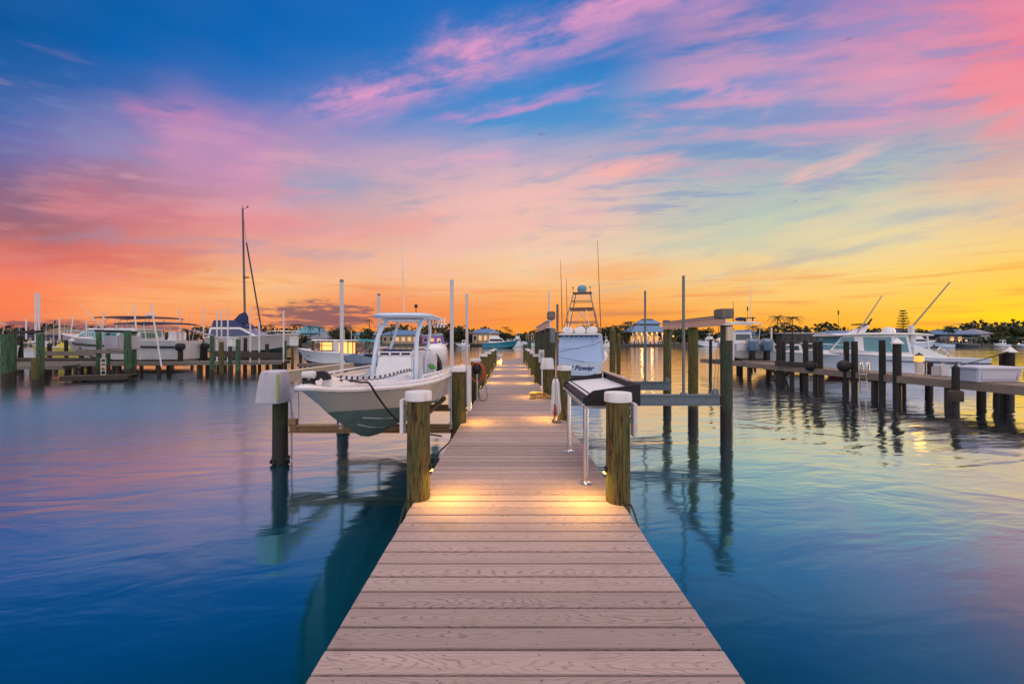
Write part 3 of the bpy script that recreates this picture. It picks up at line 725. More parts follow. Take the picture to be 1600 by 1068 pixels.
# trolling motor
tm = part('trolling_motor', (lambda q: q.lathe([(.015, -.075), (.035, -.065), (.04, 0), (.04, .05), (.02, .07)], (-2.045, 4.16, 1.79), 16, 'x'))(MB()), pm('motor_grey', (.62,.60,.58), .35), cc)
m = MB(); pts = [(BX-.02+.135*math.cos(a), 4.20, 1.735+.135*math.sin(a)) for a in [R(20+160*k/16) for k in range(17)]]
rr = []
for k in range(17):
    a = R(8+165*k/16); r0, r1 = .03, .10
    c0 = Vector((-1.945, 4.20, 1.725))
    rr.append([c0+Vector((r0*math.cos(a), -.035, r0*math.sin(a))), c0+Vector((r1*math.cos(a), -.035, r1*math.sin(a))), c0+Vector((r1*math.cos(a), .035, r1*math.sin(a))), c0+Vector((r0*math.cos(a), .035, r0*math.sin(a)))])
m.loft(rr); part('motor_bow_guard', m, BLACK, tm, bevel=.006)
m = MB(); m.box((-2.10, 4.12, 1.67), (-2.085, 4.20, 1.755)); m.box((-2.08, 4.11, 1.672), (-2.0, 4.2, 1.735)); part('propeller', m, BLACK, tm)
m = MB(); m.loft([[(-1.99, 4.27, 1.645), (-1.87, 4.27, 1.645), (-1.88, 4.27, 1.74), (-1.95, 4.27, 1.77)], [(-1.99, 4.6, 1.62), (-1.76, 4.6, 1.62), (-1.78, 4.6, 1.67), (-1.93, 4.5, 1.74)]]); part('mount', m, WHITE, tm, bevel=.012)
m = MB(); m.box((-1.90, 4.42, 1.70), (-1.82, 4.46, 1.715)); part('foot_pedal_slot', m, BLACK, tm, bevel=.004)
m = MB(); m.tube([(-1.97, 4.4, 1.74), (-2.0, 5.6, 1.70)], .02, 8); part('shaft', m, STEEL, tm)
# coiled black cord
m = MB(); A = PT(530, 590, 4.7); B = PT(643, 577, 6.9); C1 = PT(600, 588, 5.7); n = 240
base = curve([A, PT(565, 591, 5.1), C1, PT(625, 581, 6.4), B], 60)
pts = []
for k, p in enumerate(base):
    a = k*2*math.pi/15; pts.append(p+Vector((.022*math.cos(a), .01*math.sin(a), .022*math.sin(a))))
m.tube(pts, .007, 5); solo('coiled_cord', 'black coiled cord stretched over the bow deck of the lifted white boat', 'cord', m, BLACK, tuple(A))
m = MB(); m.tube(curve([PT(535,597,4.75), PT(552,595,4.85), PT(563,597,4.75), PT(574,597,4.66), PT(580,603,4.62), PT(588,616,4.72), PT(604,638,5.05), PT(621,656,5.4), PT(640,668,5.8), PT(660,676,6.3), PT(690,681,6.6)], 8), .012, 6)
solo('mooring_line', 'black line hanging from the bow of the lifted white boat down its hull', 'rope', m, BLACK, tuple(PT(535,597,4.75)))
# console
CXc = -2.17; m = MB()
m.loft([[(CXc-.36, 7.55, 1.25), (CXc+.36, 7.55, 1.12), (CXc+.36, 8.6, 1.12), (CXc-.36, 8.6, 1.12)], [(CXc-.35, 7.6, 1.50), (CXc+.35, 7.6, 1.50), (CXc+.35, 8.6, 1.50), (CXc-.35, 8.6, 1.50)],
        [(CXc-.33, 7.72, 1.86), (CXc+.33, 7.72, 1.86), (CXc+.33, 8.55, 1.92), (CXc-.33, 8.55, 1.92)]])
cs = part('console', m, WHITE, cc, bevel=.03)
m = MB(); m.loft([[(CXc-.30, 7.73, 1.87), (CXc+.30, 7.73, 1.87), (CXc+.30, 7.745, 1.87), (CXc-.30, 7.745, 1.87)], [(CXc-.28, 7.85, 1.97), (CXc+.28, 7.85, 1.97), (CXc+.28, 7.865, 1.97), (CXc-.28, 7.865, 1.97)]]); part('windscreen', m, NAVY, cs)
m = MB(); m.tube([(CXc-.33, 7.72, 1.92), (CXc+.33, 7.72, 1.92)], .014, 8)
for q in (-.3, -.1, .1, .3): m.box((CXc+q-.015, 7.69, 1.86), (CXc+q+.015, 7.72, 1.93))
part('windscreen_rail', m, WHITE, cs)
m = MB(); m.box((CXc-.32, 7.2, 1.12), (CXc+.34, 7.545, 1.52)); part('front_seat', m, pm('seat_cushion', (.66,.67,.72), .6, var=.05), cc, bevel=.04)
m = MB(); m.box((CXc+.364, 7.75, 1.2), (CXc+.372, 8.35, 1.75)); part('console_door', m, PLAST, cs, bevel=.003)
m = MB(); m.loft([[(CXc+.38, 7.9, 1.20), (CXc+.43, 7.9, 1.20), (CXc+.43, 8.2, 1.20), (CXc+.38, 8.2, 1.20)], [(CXc+.365, 7.9, 1.8), (CXc+.42, 7.9, 1.8), (CXc+.42, 8.15, 1.8), (CXc+.365, 8.15, 1.8)]]); part('side_cushion', m, WHITE, cs, bevel=.02)
# T-top
TC = -2.06; rings = []
for z, f in ((2.57, .86), (2.585, .97), (2.605, 1.0), (2.625, .985), (2.655, .85), (2.665, .5)):
    ring = []
    for k in range(40):
        a = 2*math.pi*k/40; q = lambda v: math.copysign(abs(v)**.5, v)
        ring.append((TC+.59*f*q(math.cos(a)), 8.3+.82*f*q(math.sin(a)), z))
    rings.append(ring)
tt = part('hard_top', MB().loft(rings), pm('hardtop_blue_white', (.52,.66,.80), .3, var=.05, coat=.3), cc, smooth=50)
for sg in (-1, 1):
    m = MB(); m.tube(curve([(CXc+sg*.40, 7.62, 1.12), (CXc+sg*.40, 7.66, 1.6), (CXc+sg*.37+.02, 7.78, 2.2), (TC+sg*.34, 7.9, 2.5), (TC+sg*.3, 8.0, 2.58)], 6), .042, 10); part('top_post', m, pm('post_pale_blue', (.56,.70,.84), .35, .2), cc)
    m = MB(); m.tube(curve([(CXc+sg*.40, 8.5, 1.12), (CXc+sg*.40, 8.5, 1.7), (TC+sg*.36, 8.62, 2.3), (TC+sg*.32, 8.6, 2.58)], 6), .03, 10); part('top_post', m, pm('post_pale_blue', (.5,.6,.72), .35), cc)
    m = MB(); m.tube([(CXc+sg*.39, 7.72, 2.0), (CXc+sg*.39, 8.52, 2.0)], .018, 8); m.tube([(CXc+sg*.36, 7.9, 2.46), (CXc+sg*.36, 8.6, 2.44)], .018, 8); part('top_brace', m, WHITE, cc)
m = MB(); m.tube([(TC-.42, 7.9, 2.53), (TC+.42, 7.9, 2.53)], .022, 8); part('cross_tube', m, WHITE, tt)
m = MB(); m.box((TC-.25, 7.95, 2.50), (TC+.22, 8.5, 2.575)); part('electronics_box', m, WHITE, tt, bevel=.02)
m = MB()
for k in range(5):
    xr = TC+.30+.07*k; m.tube([(xr, 9.02, 2.42), (xr+.02, 9.08, 2.64)], .022, 8)
m.tube([(TC+.25, 9.03, 2.47), (TC+.64, 9.04, 2.50)], .012, 6); part('rod_holder', m, STEEL, tt)
m = MB(); m.tube([(X(632,8), 8, 2.6), (X(629.5,8), 8, 3.5), (X(626,8), 8, 4.18)], .011, 6, .004); part('antenna', m, PLAST, tt)
m = MB(); m.tube([(X(650,8.3), 8.3, 2.64), (X(650,8.3), 8.3, 2.82)], .008, 6); m.lathe([(.01, 2.80), (.035, 2.81), (.035, 2.86), (.01, 2.87)], (X(650,8.3), 8.3, 0), 10); part('anchor_light', m, BLACK, tt)
# leaning post and engine
m = MB(); m.loft([[(-1.95, 9.0, 1.12), (-1.70, 9.0, 1.12), (-1.70, 9.3, 1.12), (-1.95, 9.3, 1.12)], [(-2.4, 8.95, 1.75), (-1.66, 8.95, 1.75), (-1.66, 9.3, 1.75), (-2.4, 9.3, 1.75)], [(-2.4, 9.05, 1.88), (-1.70, 9.05, 1.88), (-1.70, 9.25, 1.92), (-2.4, 9.25, 1.92)]]); part('leaning_post', m, WHITE, cc, bevel=.03)
eng = None; rings = []
for z, f, dy in ((1.33, .55, .1), (1.42, .80, .05), (1.62, .98, .0), (1.85, 1.0, -.03), (1.97, .9, -.02), (2.04, .66, 0), (2.06, .3, 0)):
    ring = []
    for k in range(28):
        a = 2*math.pi*k/28; q = lambda v: math.copysign(abs(v)**.6, v)
        ring.append((-1.96+.29*f*q(math.cos(a)), 10.75+dy+.36*f*q(math.sin(a)), z))
    rings.append(ring)
eng = part('outboard', MB().loft(rings), WHITE, cc, smooth=50)
m = MB(); m.box((-2.06, 10.55, .60), (-1.88, 10.9, 1.34)); m.box((-2.10, 10.25, 1.05), (-1.84, 10.6, 1.4)); part('leg', m, WHITE, eng, bevel=.03)
m = MB(); m.lathe([(.02, -.2), (.06, -.15), (.06, .15), (.02, .24)], (-1.97, 10.75, .58), 12, 'y'); part('gear_case', m, WHITE, eng)
rr = []
for k in range(15):
    a = R(95-118*k/14); c0 = Vector((-2.02, 9.75, 1.48)); r0, r1 = .24, .37
    rr.append([c0+Vector((r0*math.cos(a), -.14, r0*math.sin(a)*1.2)), c0+Vector((r1*math.cos(a), -.14, r1*math.sin(a)*1.2)), c0+Vector((r1*math.cos(a), .14, r1*math.sin(a)*1.2)), c0+Vector((r0*math.cos(a), .14, r0*math.sin(a)*1.2))])
part('cockpit_cover', MB().loft(rr), BLACK, cc, bevel=.01)
m = MB(); m.tube([PT(662,559,8.9), PT(681,582,8.9)], .018, 8); part('rod', m, PLAST, cc)
m = MB()
for k in range(4): m.ball((X(677,8.6)+random.uniform(-.05,.05), 8.6+random.uniform(-.05,.05), 1.56+.02*k), (.07,.07,.03), 8, 5)
solo('green_line', 'bright green dock line bunched on the gunwale of the lifted white boat', 'rope', m, pm('green_rope', (.15,.42,.10), .8), (X(677,8.6), 8.6, 1.55))
# ---------------------------------------------------------------- sport fishing boat
sf = thing('sport_fishing_boat', 'sport fishing boat with blue-white stern curtain, tall tower and name across the transom', 'boat', (X(904,24), 24.0, 0), R(-15))
def hullmesh(L, B, fb, bowup, deadrise=.35, drop=.45, n=9, flare=.12, stern=.92, full=.55):
    """local: +y is forward, the stern at y=0, water at z=0; rings of (sheer, chine, keel)"""
    top, bot = [], []; sh = []
    for i in range(n):
        t = i/(n-1); y = L*t
        w = (B/2)*(stern+(1-stern)*min(1, t/.4)) if t < full else (B/2)*max(.0, math.cos((t-full)/(1-full)*math.pi/2))**.62
        w = max(w, .03); z = fb+bowup*t**2
        wc = w*(.86 if t < .5 else .86-.45*((t-.5)/.5)); yc = y if t < .6 else y-(t-.6)*L*.22*2.5*(t-.6)
        zc = .05+.45*fb*max(0, (t-.5)/.5)**1.6; zk = -drop+(zc+drop)*max(0, (t-.62)/.38)**2.2
        top.append([(-w, y, z), (-(wc+(w-wc)*(.35-flare)), (y+yc)/2, (z+zc)/2), (-wc, yc, zc), (wc, yc, zc), (wc+(w-wc)*(.35-flare), (y+yc)/2, (z+zc)/2), (w, y, z)])
        bot.append([(-wc, yc, zc), (0, yc, zk), (wc, yc, zc)]); sh.append((w, y, z))
    return top, bot, sh
def add_hull(t, L, B, fb, bowup, mt, mbm, deckmat=None, stripe=None, z0=0, raildrop=0, **k):
    top, bot, sh = hullmesh(L, B, fb, bowup, **k)
    up = lambda r: [(x, y, z+z0) for x, y, z in r]
    m = MB()
    for g in (0, 1): m.loft([up(q[:3] if g == 0 else q[3:]) for q in top], closed=False)
    m.quad(*up(top[0]))
    h = part('hull', m, mt, t, local=True, smooth=40)
    m = MB(); m.loft([up(q) for q in bot], closed=False); m.quad(*up(bot[0])); part('hull_bottom', m, mbm, t, local=True, smooth=40)
    m = MB(); m.loft([up([(-w, y, z-raildrop), (0, y, z+.03-raildrop), (w, y, z-raildrop)]) for w, y, z in sh], closed=False); part('deck', m, deckmat or WHITE, t, local=True)
    m = MB(); pl = [(-w, y, z+z0) for w, y, z in sh]+[(w, y, z+z0) for w, y, z in reversed(sh)]
    m.tube(pl, .03, 6); part('rub_rail', m, stripe or WHITE, h, local=True)
    return h, sh
SFW = pm('pale_blue_gelcoat', (.56,.66,.80), .3, var=.05, coat=.3)
add_hull(sf, 9.6, 3.0, .85, .75, SFW, pm('dark_bottom', (.02,.03,.05), .6), z0=.05)
m = MB(); m.loft([[(-1.36, 0.02, .84), (1.36, 0.02, .84), (1.36, .06, .84), (-1.36, .06, .84)], [(-1.28, .3, 1.6), (1.25, .3, 1.6), (1.25, .34, 1.6), (-1.28, .34, 1.6)], [(-1.14, .55, 2.45), (1.08, .55, 2.45), (1.08, .6, 2.45), (-1.14, .6, 2.45)]])
sc_ = part('stern_curtain', m, CANVAS, sf, local=True)
m = MB(); m.loft([[(1.36, .05, .84), (1.38, 3.4, 1.0), (1.38, 3.4, 1.04), (1.34, .09, .84)], [(1.10, .57, 2.45), (1.2, 3.4, 2.5), (1.18, 3.4, 2.5), (1.08, .6, 2.45)]])
m.loft([[(-1.36, .05, .84), (-1.38, 3.4, 1.0), (-1.38, 3.4, 1.04), (-1.34, .09, .84)], [(-1.14, .57, 2.45), (-1.2, 3.4, 2.5), (-1.18, 3.4, 2.5), (-1.12, .6, 2.45)]]); part('side_curtain', m, CANVAS, sf, local=True)
m = MB(); m.box((-1.25, .35, 2.46), (1.2, 3.8, 2.56)); part('bridge_deck', m, WHITE, sf, bevel=.03, local=True)
m = MB()
for k in range(8): m.box((-1.12+.29*k, .32, 2.36), (-.93+.29*k, .345, 2.46))
part('curtain_trim', m, NAVY, sc_, local=True)
for cx in (-.78, -.02, .72):
    m = MB(); m.loft([[(cx-.33, 1.0, 2.561), (cx+.33, 1.0, 2.561), (cx+.33, 1.55, 2.561), (cx-.33, 1.55, 2.561)], [(cx-.34, .95, 2.8), (cx+.34, .95, 2.8), (cx+.34, 1.5, 2.8), (cx-.34, 1.5, 2.8)], [(cx-.24, 1.0, 2.98), (cx+.24, 1.0, 2.98), (cx+.24, 1.4, 2.98), (cx-.24, 1.4, 2.98)]]); part('bridge_seat', m, WHITE, sf, bevel=.05, local=True)
m = MB(); m.loft([[(-1.3, 3.42, .95), (1.3, 3.42, .95), (1.1, 6.6, 1.2), (-1.1, 6.6, 1.2)], [(-1.2, 3.42, 2.3), (1.2, 3.42, 2.3), (.9, 5.4, 2.2), (-.9, 5.4, 2.2)]]); part('cabin', m, WHITE, sf, bevel=.06, local=True)
m = MB(); m.loft([[(1.29, 3.7, 1.5), (1.14, 5.6, 1.5), (1.12, 5.5, 1.5), (1.27, 3.7, 1.5)], [(1.245, 3.7, 2.0), (1.03, 5.3, 1.95), (1.0, 5.3, 1.95), (1.2, 3.7, 2.0)]]); part('cabin_window', m, GLASS, sf, local=True)
tw = MB()
LG = [((-1.1, .9, 2.5), (-.52, 2.2, 5.2)), ((1.08, .9, 2.5), (.52, 2.2, 5.2)), ((-1.1, 3.9, 2.5), (-.46, 2.9, 5.2)), ((1.08, 3.9, 2.5), (.46, 2.9, 5.2))]
for k, (a, b) in enumerate(LG):
    m = MB(); m.tube([a, b], .032, 8); part('tower_leg', m, pm('tower_metal', (.22,.19,.18), .45, .4), sf, local=True)
TOWB = pm('tower_brown', (.22,.12,.075), .6, var=.2)
def lerp(a, b, t): return Vector(a)+(Vector(b)-Vector(a))*t
for t_, mt, th in ((.30, TOWB, .06), (.62, TOWB, .05), (.80, TOWB, .045), (.995, TOWB, .06)):
    m = MB(); p = [lerp(a, b, t_) for a, b in LG]
    for i, j in ((0, 1), (1, 3), (3, 2), (2, 0)): m.tube([p[i], p[j]], th*.6, 6)
    if t_ > .99: m.box((-.6, 2.1, 5.17), (.6, 3.0, 5.23))
    if t_ == .62: m.box((-.70, 1.75, 3.98), (.70, 1.79, 4.22))
    part('tower_deck', m, mt, sf, local=True)
for a, b in (((-1.1, .9, 2.5), (.3, 1.9, 4.1)), ((1.08, .9, 2.5), (-.3, 1.9, 4.1)), ((-.9, .3, 1.9), (-.55, 1.6, 4.0)), ((.85, .3, 1.9), (.3, 1.6, 4.05)), ((-.9, 2.4, 2.6), (.2, 2.4, 3.3)), ((.9, 2.4, 2.6), (-.2, 2.4, 3.3))):
    m = MB(); m.tube([a, b], .022, 6); part('tower_brace', m, ALU, sf, local=True)
m = MB(); m.lathe([(.1, 5.23), (.26, 5.25), (.30, 5.4), (.30, 5.52), (.22, 5.66), (.06, 5.72)], (-.02, 2.5, 0), 18); part('radar_dome', m, pm('dome_blue', (.12,.30,.42), .4), sf, local=True)
for xx in (-.58, .5):
    m = MB(); m.tube([(xx, 2.3, 5.2), (xx, 2.3, 5.52)], .015, 6); m.ball((xx, 2.3, 5.55), .05, 8, 5); part('mast_light', m, BLACK, sf, local=True)
for a, b in (((-1.2, 1.8, 2.6), (-1.28, 1.6, 7.2)), ((-1.02, 3.0, 2.6), (-1.05, 2.6, 6.2)), ((1.2, 1.8, 2.6), (1.0, 1.6, 8.3))):
    m = MB(); m.tube([a, lerp(a, b, .6), b], .034, 6, .012); g = part('outrigger', m, TOWB, sf, local=True)
m = MB(); m.tube([(-1.30, 0.0, 1.45), (.9, .0, 1.9), (1.3, .1, 2.1)], .015, 5); m.tube([(-1.3, 0.0, 1.68), (.1, .05, 1.66)], .012, 5); m.tube([(-1.3, -.01, 1.2), (.35, -.02, .9)], .012, 5); part('stern_line', m, pm('blue_line', (.06,.09,.20), .7), sf, local=True)
m = MB(); m.tube(curve([(1.52, 4.2, 1.55), (1.5, 6, 1.75), (1.2, 8, 2.0), (.5, 9.2, 2.2)], 5), .02, 6)
for p in ((1.5, 4.6), (1.5, 6), (1.2, 7.9), (.6, 9)): m.tube([(p[0], p[1], 1.15), (p[0]*.98, p[1], 1.75)], .016, 6)
part('bow_rail', m, STEEL, sf, local=True)
def text(body, parent, size, loc, rot, mat, shear=0, name='lettering', sx=1):
    cu = bpy.data.curves.new(name, 'FONT'); cu.body = body; cu.size = size; cu.align_x = 'CENTER'; cu.shear = shear; cu.extrude = .004; cu.offset = size*.022
    tmp = bpy.data.objects.new('tmp', cu); COL.objects.link(tmp)
    dg = bpy.context.evaluated_depsgraph_get(); me = bpy.data.meshes.new_from_object(tmp.evaluated_get(dg)); bpy.data.objects.remove(tmp)
    o = bpy.data.objects.new(name, me); COL.objects.link(o); me.materials.clear(); me.materials.append(mat)
    o.parent = parent; o.location = loc; o.rotation_euler = rot; o.scale = (sx, 1, 1); return o
text('Wild Power', sf, .40, (-.16, -.03, .42), (R(90), 0, 0), pm('navy_letters', (.010,.018,.12), .5), .3, sx=1.02)

for xx in (-.95, .95):
    m = MB(); m.lathe([(.05, -.05), (.09, -.05), (.09, .02), (.05, .02)], (xx, -.02, .14), 12, 'y'); part('exhaust_port', m, BLACK, sf, local=True)
m = MB()
for q in (-.62, .62): m.box((q-.008, -.012, .22), (q+.008, .0, .84))
m.box((-.62, -.012, .215), (.62, .0, .225)); part('transom_door_seam', m, pm('seam_grey', (.2,.25,.33), .6), sf, local=True)
for xx in (-1.25, 1.22):
    m = MB(); m.tube([(xx, -.03, .70), (xx+.12, -.03, .70)], .022, 6); part('stern_cleat', m, STEEL, sf, local=True)
# ---------------------------------------------------------------- generic boats of the two marinas
DBOT = pm('dark_bottom', (.02,.03,.05), .6)
GREENB = pm('green_bottom', (.10,.14,.09), .7, var=.35, dirt=(.05,.06,.04), dirtamt=.6)
def outboard(t, x, y, z, h=1.1, mat=None, s=1.0):
    mat = mat or BLACK
    rings = []
    for f, zz, dy in ((.5, .0, .06), (.9, .08, .02), (1, .3, 0), (.95, .48, -.02), (.6, .58, 0), (.2, .60, .02)):
        ring = []
        for k in range(18):
            a = 2*math.pi*k/18; q = lambda v: math.copysign(abs(v)**.6, v)
            ring.append((x+.24*s*f*q(math.cos(a)), y-.42*s+dy*s+.34*s*f*q(math.sin(a)), z+zz*s))
        rings.append(ring)
    o = part('outboard', MB().loft(rings), mat, t, local=True, smooth=50)
    m = MB(); m.box((x-.08*s, y-.62*s, z-h*.75), (x+.08*s, y-.25*s, z+.05)); part('leg', m, BLACK, o, bevel=.02, local=True)
    m = MB(); m.lathe([(.02, -.32*s), (.07*s, -.25*s), (.07*s, .05), (.02, .12)], (x, y-.42*s, z-h*.78), 10, 'y'); m.box((x-.16*s, y-.72*s, z-h*.78-.012), (x+.16*s, y-.70*s, z-h*.78+.012)); m.box((x-.012, y-.72*s, z-h*.78-.16*s), (x+.012, y-.70*s, z-h*.78+.16*s)); part('propeller', m, BLACK, o, local=True)
    return o
def canopy(t, y0, y1, w, z, mat=None, th=.07, name='canopy', n=3, zb=1.2, post=ALU, crown=.08, legs=True):
    rings = []
    for k in range(7):
        f = k/6; y = y0+(y1-y0)*f; zz = z+crown*math.sin(math.pi*f)
        rings.append([(-w, y, zz-.03), (-w*.6, y, zz+.02), (0, y, zz+.04), (w*.6, y, zz+.02), (w, y, zz-.03), (w*.96, y, zz-.03-th), (0, y, zz-th+.03), (-w*.96, y, zz-.03-th)])
    c = part(name, MB().loft(rings), mat or WHITE, t, local=True, bevel=.006)
    if legs:
        for sx in (-1, 1):
            for k in range(n):
                y = y0+.12+(y1-y0-.24)*k/max(1, n-1)
                m = MB(); m.tube([(sx*w*.92, y+(.25 if k == 0 else -.15), zb), (sx*w*.93, y, z-th)], .026, 6); part('canopy_post', m, post, t, local=True)
    return c
def cabinbox(t, y0, y1, w, z0, z1, rake=.7, mat=None, glass=None, band=(.35,.85), back=.1, name='cabin'):
    wt = w*.86
    m = MB(); m.loft([[(-w, y0, z0), (w, y0, z0), (w*.92, y1, z0), (-w*.92, y1, z0)], [(-wt, y0+back, z1), (wt, y0+back, z1), (wt*.88, y1-rake, z1), (-wt*.88, y1-rake, z1)]])
    c = part(name, m, mat or WHITE, t, bevel=.04, local=True)
    if glass:
        def at(f): return w+(wt-w)*f+.012, y0+back*f, y1-rake*f, z0+(z1-z0)*f
        a = at(band[0]); b = at(band[1])
        for sx in (-1, 1):
            m = MB(); m.quad((sx*a[0], a[1]+.2, a[3]), (sx*(a[0]*.96), a[2]-.3, a[3]), (sx*(b[0]*.96), b[2]-.25, b[3]), (sx*b[0], b[1]+.2, b[3])); part('side_window', m, glass, c, local=True, fix=False)
        m = MB(); m.quad((-a[0]*.86, a[2]+.02, a[3]), (a[0]*.86, a[2]+.02, a[3]), (b[0]*.82, b[2]+.02, b[3]), (-b[0]*.82, b[2]+.02, b[3])); part('windscreen', m, glass, c, local=True, fix=False)
        m = MB(); m.quad((-a[0]*.8, a[1]-.02, a[3]), (a[0]*.8, a[1]-.02, a[3]), (b[0]*.8, b[1]-.02, b[3]), (-b[0]*.8, b[1]-.02, b[3])); part('aft_window', m, glass, c, local=True, fix=False)
    return c
def railing(t, L, B, z, y0, h=.55, n=6):
    m = MB(); P = [(B*.46*math.cos(max(0, (y0+(L-y0)*k/n)/L-.5)*math.pi*.96), y0+(L-y0)*k/n, z+h*min(1, k*.5)+.1) for k in range(n+1)]
    m.tube(P, .018, 6); m.tube([(-x, y, zz) for x, y, zz in P], .018, 6)
    for x, y, zz in P[1:]:
        m.tube([(x, y, z-.15), (x, y, zz)], .014, 5); m.tube([(-x, y, z-.15), (-x, y, zz)], .014, 5)
    part('bow_rail', m, STEEL, t, local=True)
def stick(t, a, b, r=.03, name='antenna', mat=None, r1=.008):
    m = MB(); m.tube([a, b], r, 6, r1); part(name, m, mat or PLAST, t, local=True)
# ---- left marina boats (bows to the left)
A_ = thing('power_catamaran', 'white powerboat with dark stripe, hardtop and two black outboards raised on the left marina lift', 'boat', (-21.7, 27.6, 0), R(90))
h, sh = add_hull(A_, 7.8, 2.5, 1.28, .25, WEATH, GREENB, z0=.86, drop=.22)
m = MB(); m.loft([[(-w*1.005-.012, y, z+.86-.50), (-w-.012, y, z+.86-.36)] for w, y, z in sh], closed=False); part('stripe', m, BLACK, h, local=True, fix=False)
canopy(A_, .2, 4.0, 1.1, 3.28, pm('dark_canopy', (.06,.065,.09), .5), zb=2.1)
for x in (-1.12, 1.02): outboard(A_, x, 0, 1.50, 1.15, s=.80)
cabinbox(A_, 2.6, 4.6, .8, 2.1, 2.75, .5, WHITE, TGLASS)
m = MB(); m.loft([[(-.9, 4.6, 2.16), (.9, 4.6, 2.16), (.6, 6.3, 2.2), (-.6, 6.3, 2.2)], [(-.6, 4.7, 2.6), (.6, 4.7, 2.6), (.3, 6.0, 2.4), (-.3, 6.0, 2.4)]]); part('bow_cover', m, TEAL, A_, bevel=.05, local=True)
for k in range(3):
    m = MB(); m.box((-.5+.4*k, .6, 2.1), (-.2+.4*k, 1.0, 2.75)); part('seat', m, WHITE, A_, bevel=.05, local=True)
B_ = thing('sport_fishing_boat', 'large white cabin boat with long upper canopy behind the twin outboard boat', 'boat', (-25.6, 32.5, 0), R(90))
add_hull(B_, 10, 3.4, 1.5, .6, WEATH, DBOT, z0=.6)
cabinbox(B_, 3, 8.2, 1.45, 2.1, 3.1, 1.4, WHITE, TGLASS)
canopy(B_, 1.4, 6.2, 1.4, 3.95, pm('dark_canopy2', (.12,.08,.07), .5), zb=3.0, n=4)
for k in range(4):
    m = MB(); m.tube([(-1.2, 1.8+k*1.1, 3.9), (-1.2, 2.6+k*1.1, 3.1)], .022, 6); part('canopy_brace', m, ALU, B_, local=True)
stick(B_, (-1.3, 5.6, 3.2), (-1.9, 6.8, 5.2), .05); stick(B_, (1.3, 5.6, 3.2), (1.8, 6.6, 5.0), .05)
m = MB(); m.lathe([(.1, 4.05), (.3, 4.1), (.3, 4.25), (.1, 4.3)], (0, 3, 0), 14); part('radar', m, WHITE, B_, local=True)
S_ = thing('sailing_boat', 'sailing boat with tall mast, dark blue cabin windows and folded blue sail', 'boat', (-25.2, 35.0, 0), R(-90))
add_hull(S_, 7.2, 3.0, 1.15, .35, pm('hull_cream', (.60,.58,.56), .35), GREENB, z0=1.25, drop=.35)
cabinbox(S_, .2, 4.6, 1.3, 2.35, 3.25, 1.9, WHITE, pm('navy_glass', (.012,.03,.11), .12, coat=.8), band=(.15,.82))
cabinbox(S_, .3, 3.0, 1.0, 3.25, 3.85, 1.0, pm('navy_cabin_top', (.02,.035,.12), .4), None, name='cabin_top')
md = 34.9; mx = 2.75
def sl_(px, py): return (0, X(px, md)+25.2, Zz(py, md))
m = MB(); m.tube([sl_(382, 520), sl_(378, 326)], .095, 8, .07); mast = part('mast', m, pm('mast_dark', (.09,.09,.11), .4, .4), S_, local=True)
m = MB(); a = sl_(380, 433); m.box((a[0]-.1, a[1]-.05, a[2]-.05), (a[0]+.1, a[1]+.42, a[2]+.04)); part('radar', m, BLACK, mast, bevel=.02, local=True)
m = MB(); a = sl_(378, 326); m.box((a[0]-.02, a[1]-.02, a[2]), (a[0]+.02, a[1]+.02, a[2]+.25)); m.tube([a, (0, a[1]+.45, a[2]+.15)], .02, 5); m.ball((0, a[1]+.42, a[2]+.2), .07, 6, 4); part('wind_vane', m, BLACK, mast, local=True)
m = MB(); m.tube([sl_(384, 379), sl_(407, 512)], .06, 7); part('furled_headsail', m, pm('sail_dark', (.05,.04,.045), .7), S_, local=True)
m = MB(); m.tube([sl_(378, 328), sl_(384, 379)], .016, 5); part('stay', m, GALV, S_, local=True)
m = MB(); a0, a1 = sl_(364, 500), sl_(382, 489)
m.loft([[(-.14, a0[1], a0[2]-.2), (.14, a0[1], a0[2]-.2), (.05, a0[1], a0[2]), (-.05, a0[1], a0[2])], [(-.24, (a0[1]+a1[1])/2, a0[2]-.25), (.24, (a0[1]+a1[1])/2, a0[2]-.25), (.08, (a0[1]+a1[1])/2, a1[2]-.1), (-.08, (a0[1]+a1[1])/2, a1[2]-.1)], [(-.26, a1[1], a0[2]-.3), (.26, a1[1], a0[2]-.3), (.1, a1[1], a1[2]+.12), (-.1, a1[1], a1[2]+.12)], [(-.1, a1[1]+.25, a0[2]-.2), (.1, a1[1]+.25, a0[2]-.2), (.06, a1[1]+.25, a1[2]-.3), (-.06, a1[1]+.25, a1[2]-.3)]])
part('folded_sail', m, NAVY, S_, bevel=.03, local=True)
railing(S_, 7.2, 2.6, 2.45, 4.2, .4)
P_ = thing('pilothouse_boat', 'small white pilothouse boat with teal bimini and warm lit orange framed windows', 'boat', (X(556,33.5), 34.6, 0), R(90))
add_hull(P_, 5.3, 2.1, .8, .45, WHITE, pm('black_hull_bottom', (.012,.014,.02), .5), z0=.25, drop=.3)
ORW = pm('varnished_wood', (.42,.13,.03), .4, var=.3)
pz = .95
m = MB(); m.box((-.85, 1.75, pz), (.85, 3.6, pz+.35)); part('cabin', m, WHITE, P_, bevel=.03, local=True)
m = MB(); m.loft([[(-.95, -.1, 2.13), (.95, -.1, 2.13), (.9, 3.8, 2.13), (-.9, 3.8, 2.13)], [(-.9, 0, 2.2), (.9, 0, 2.2), (.8, 3.7, 2.24), (-.8, 3.7, 2.24)]]); part('roof', m, WHITE, P_, bevel=.03, local=True)
m = MB(); m.box((-.78, .4, 1.0), (.78, 3.5, 1.05)); m.box((.0, .5, 1.05), (.04, 3.4, 2.0)); part('lit_interior', m, AMBER, P_, local=True)
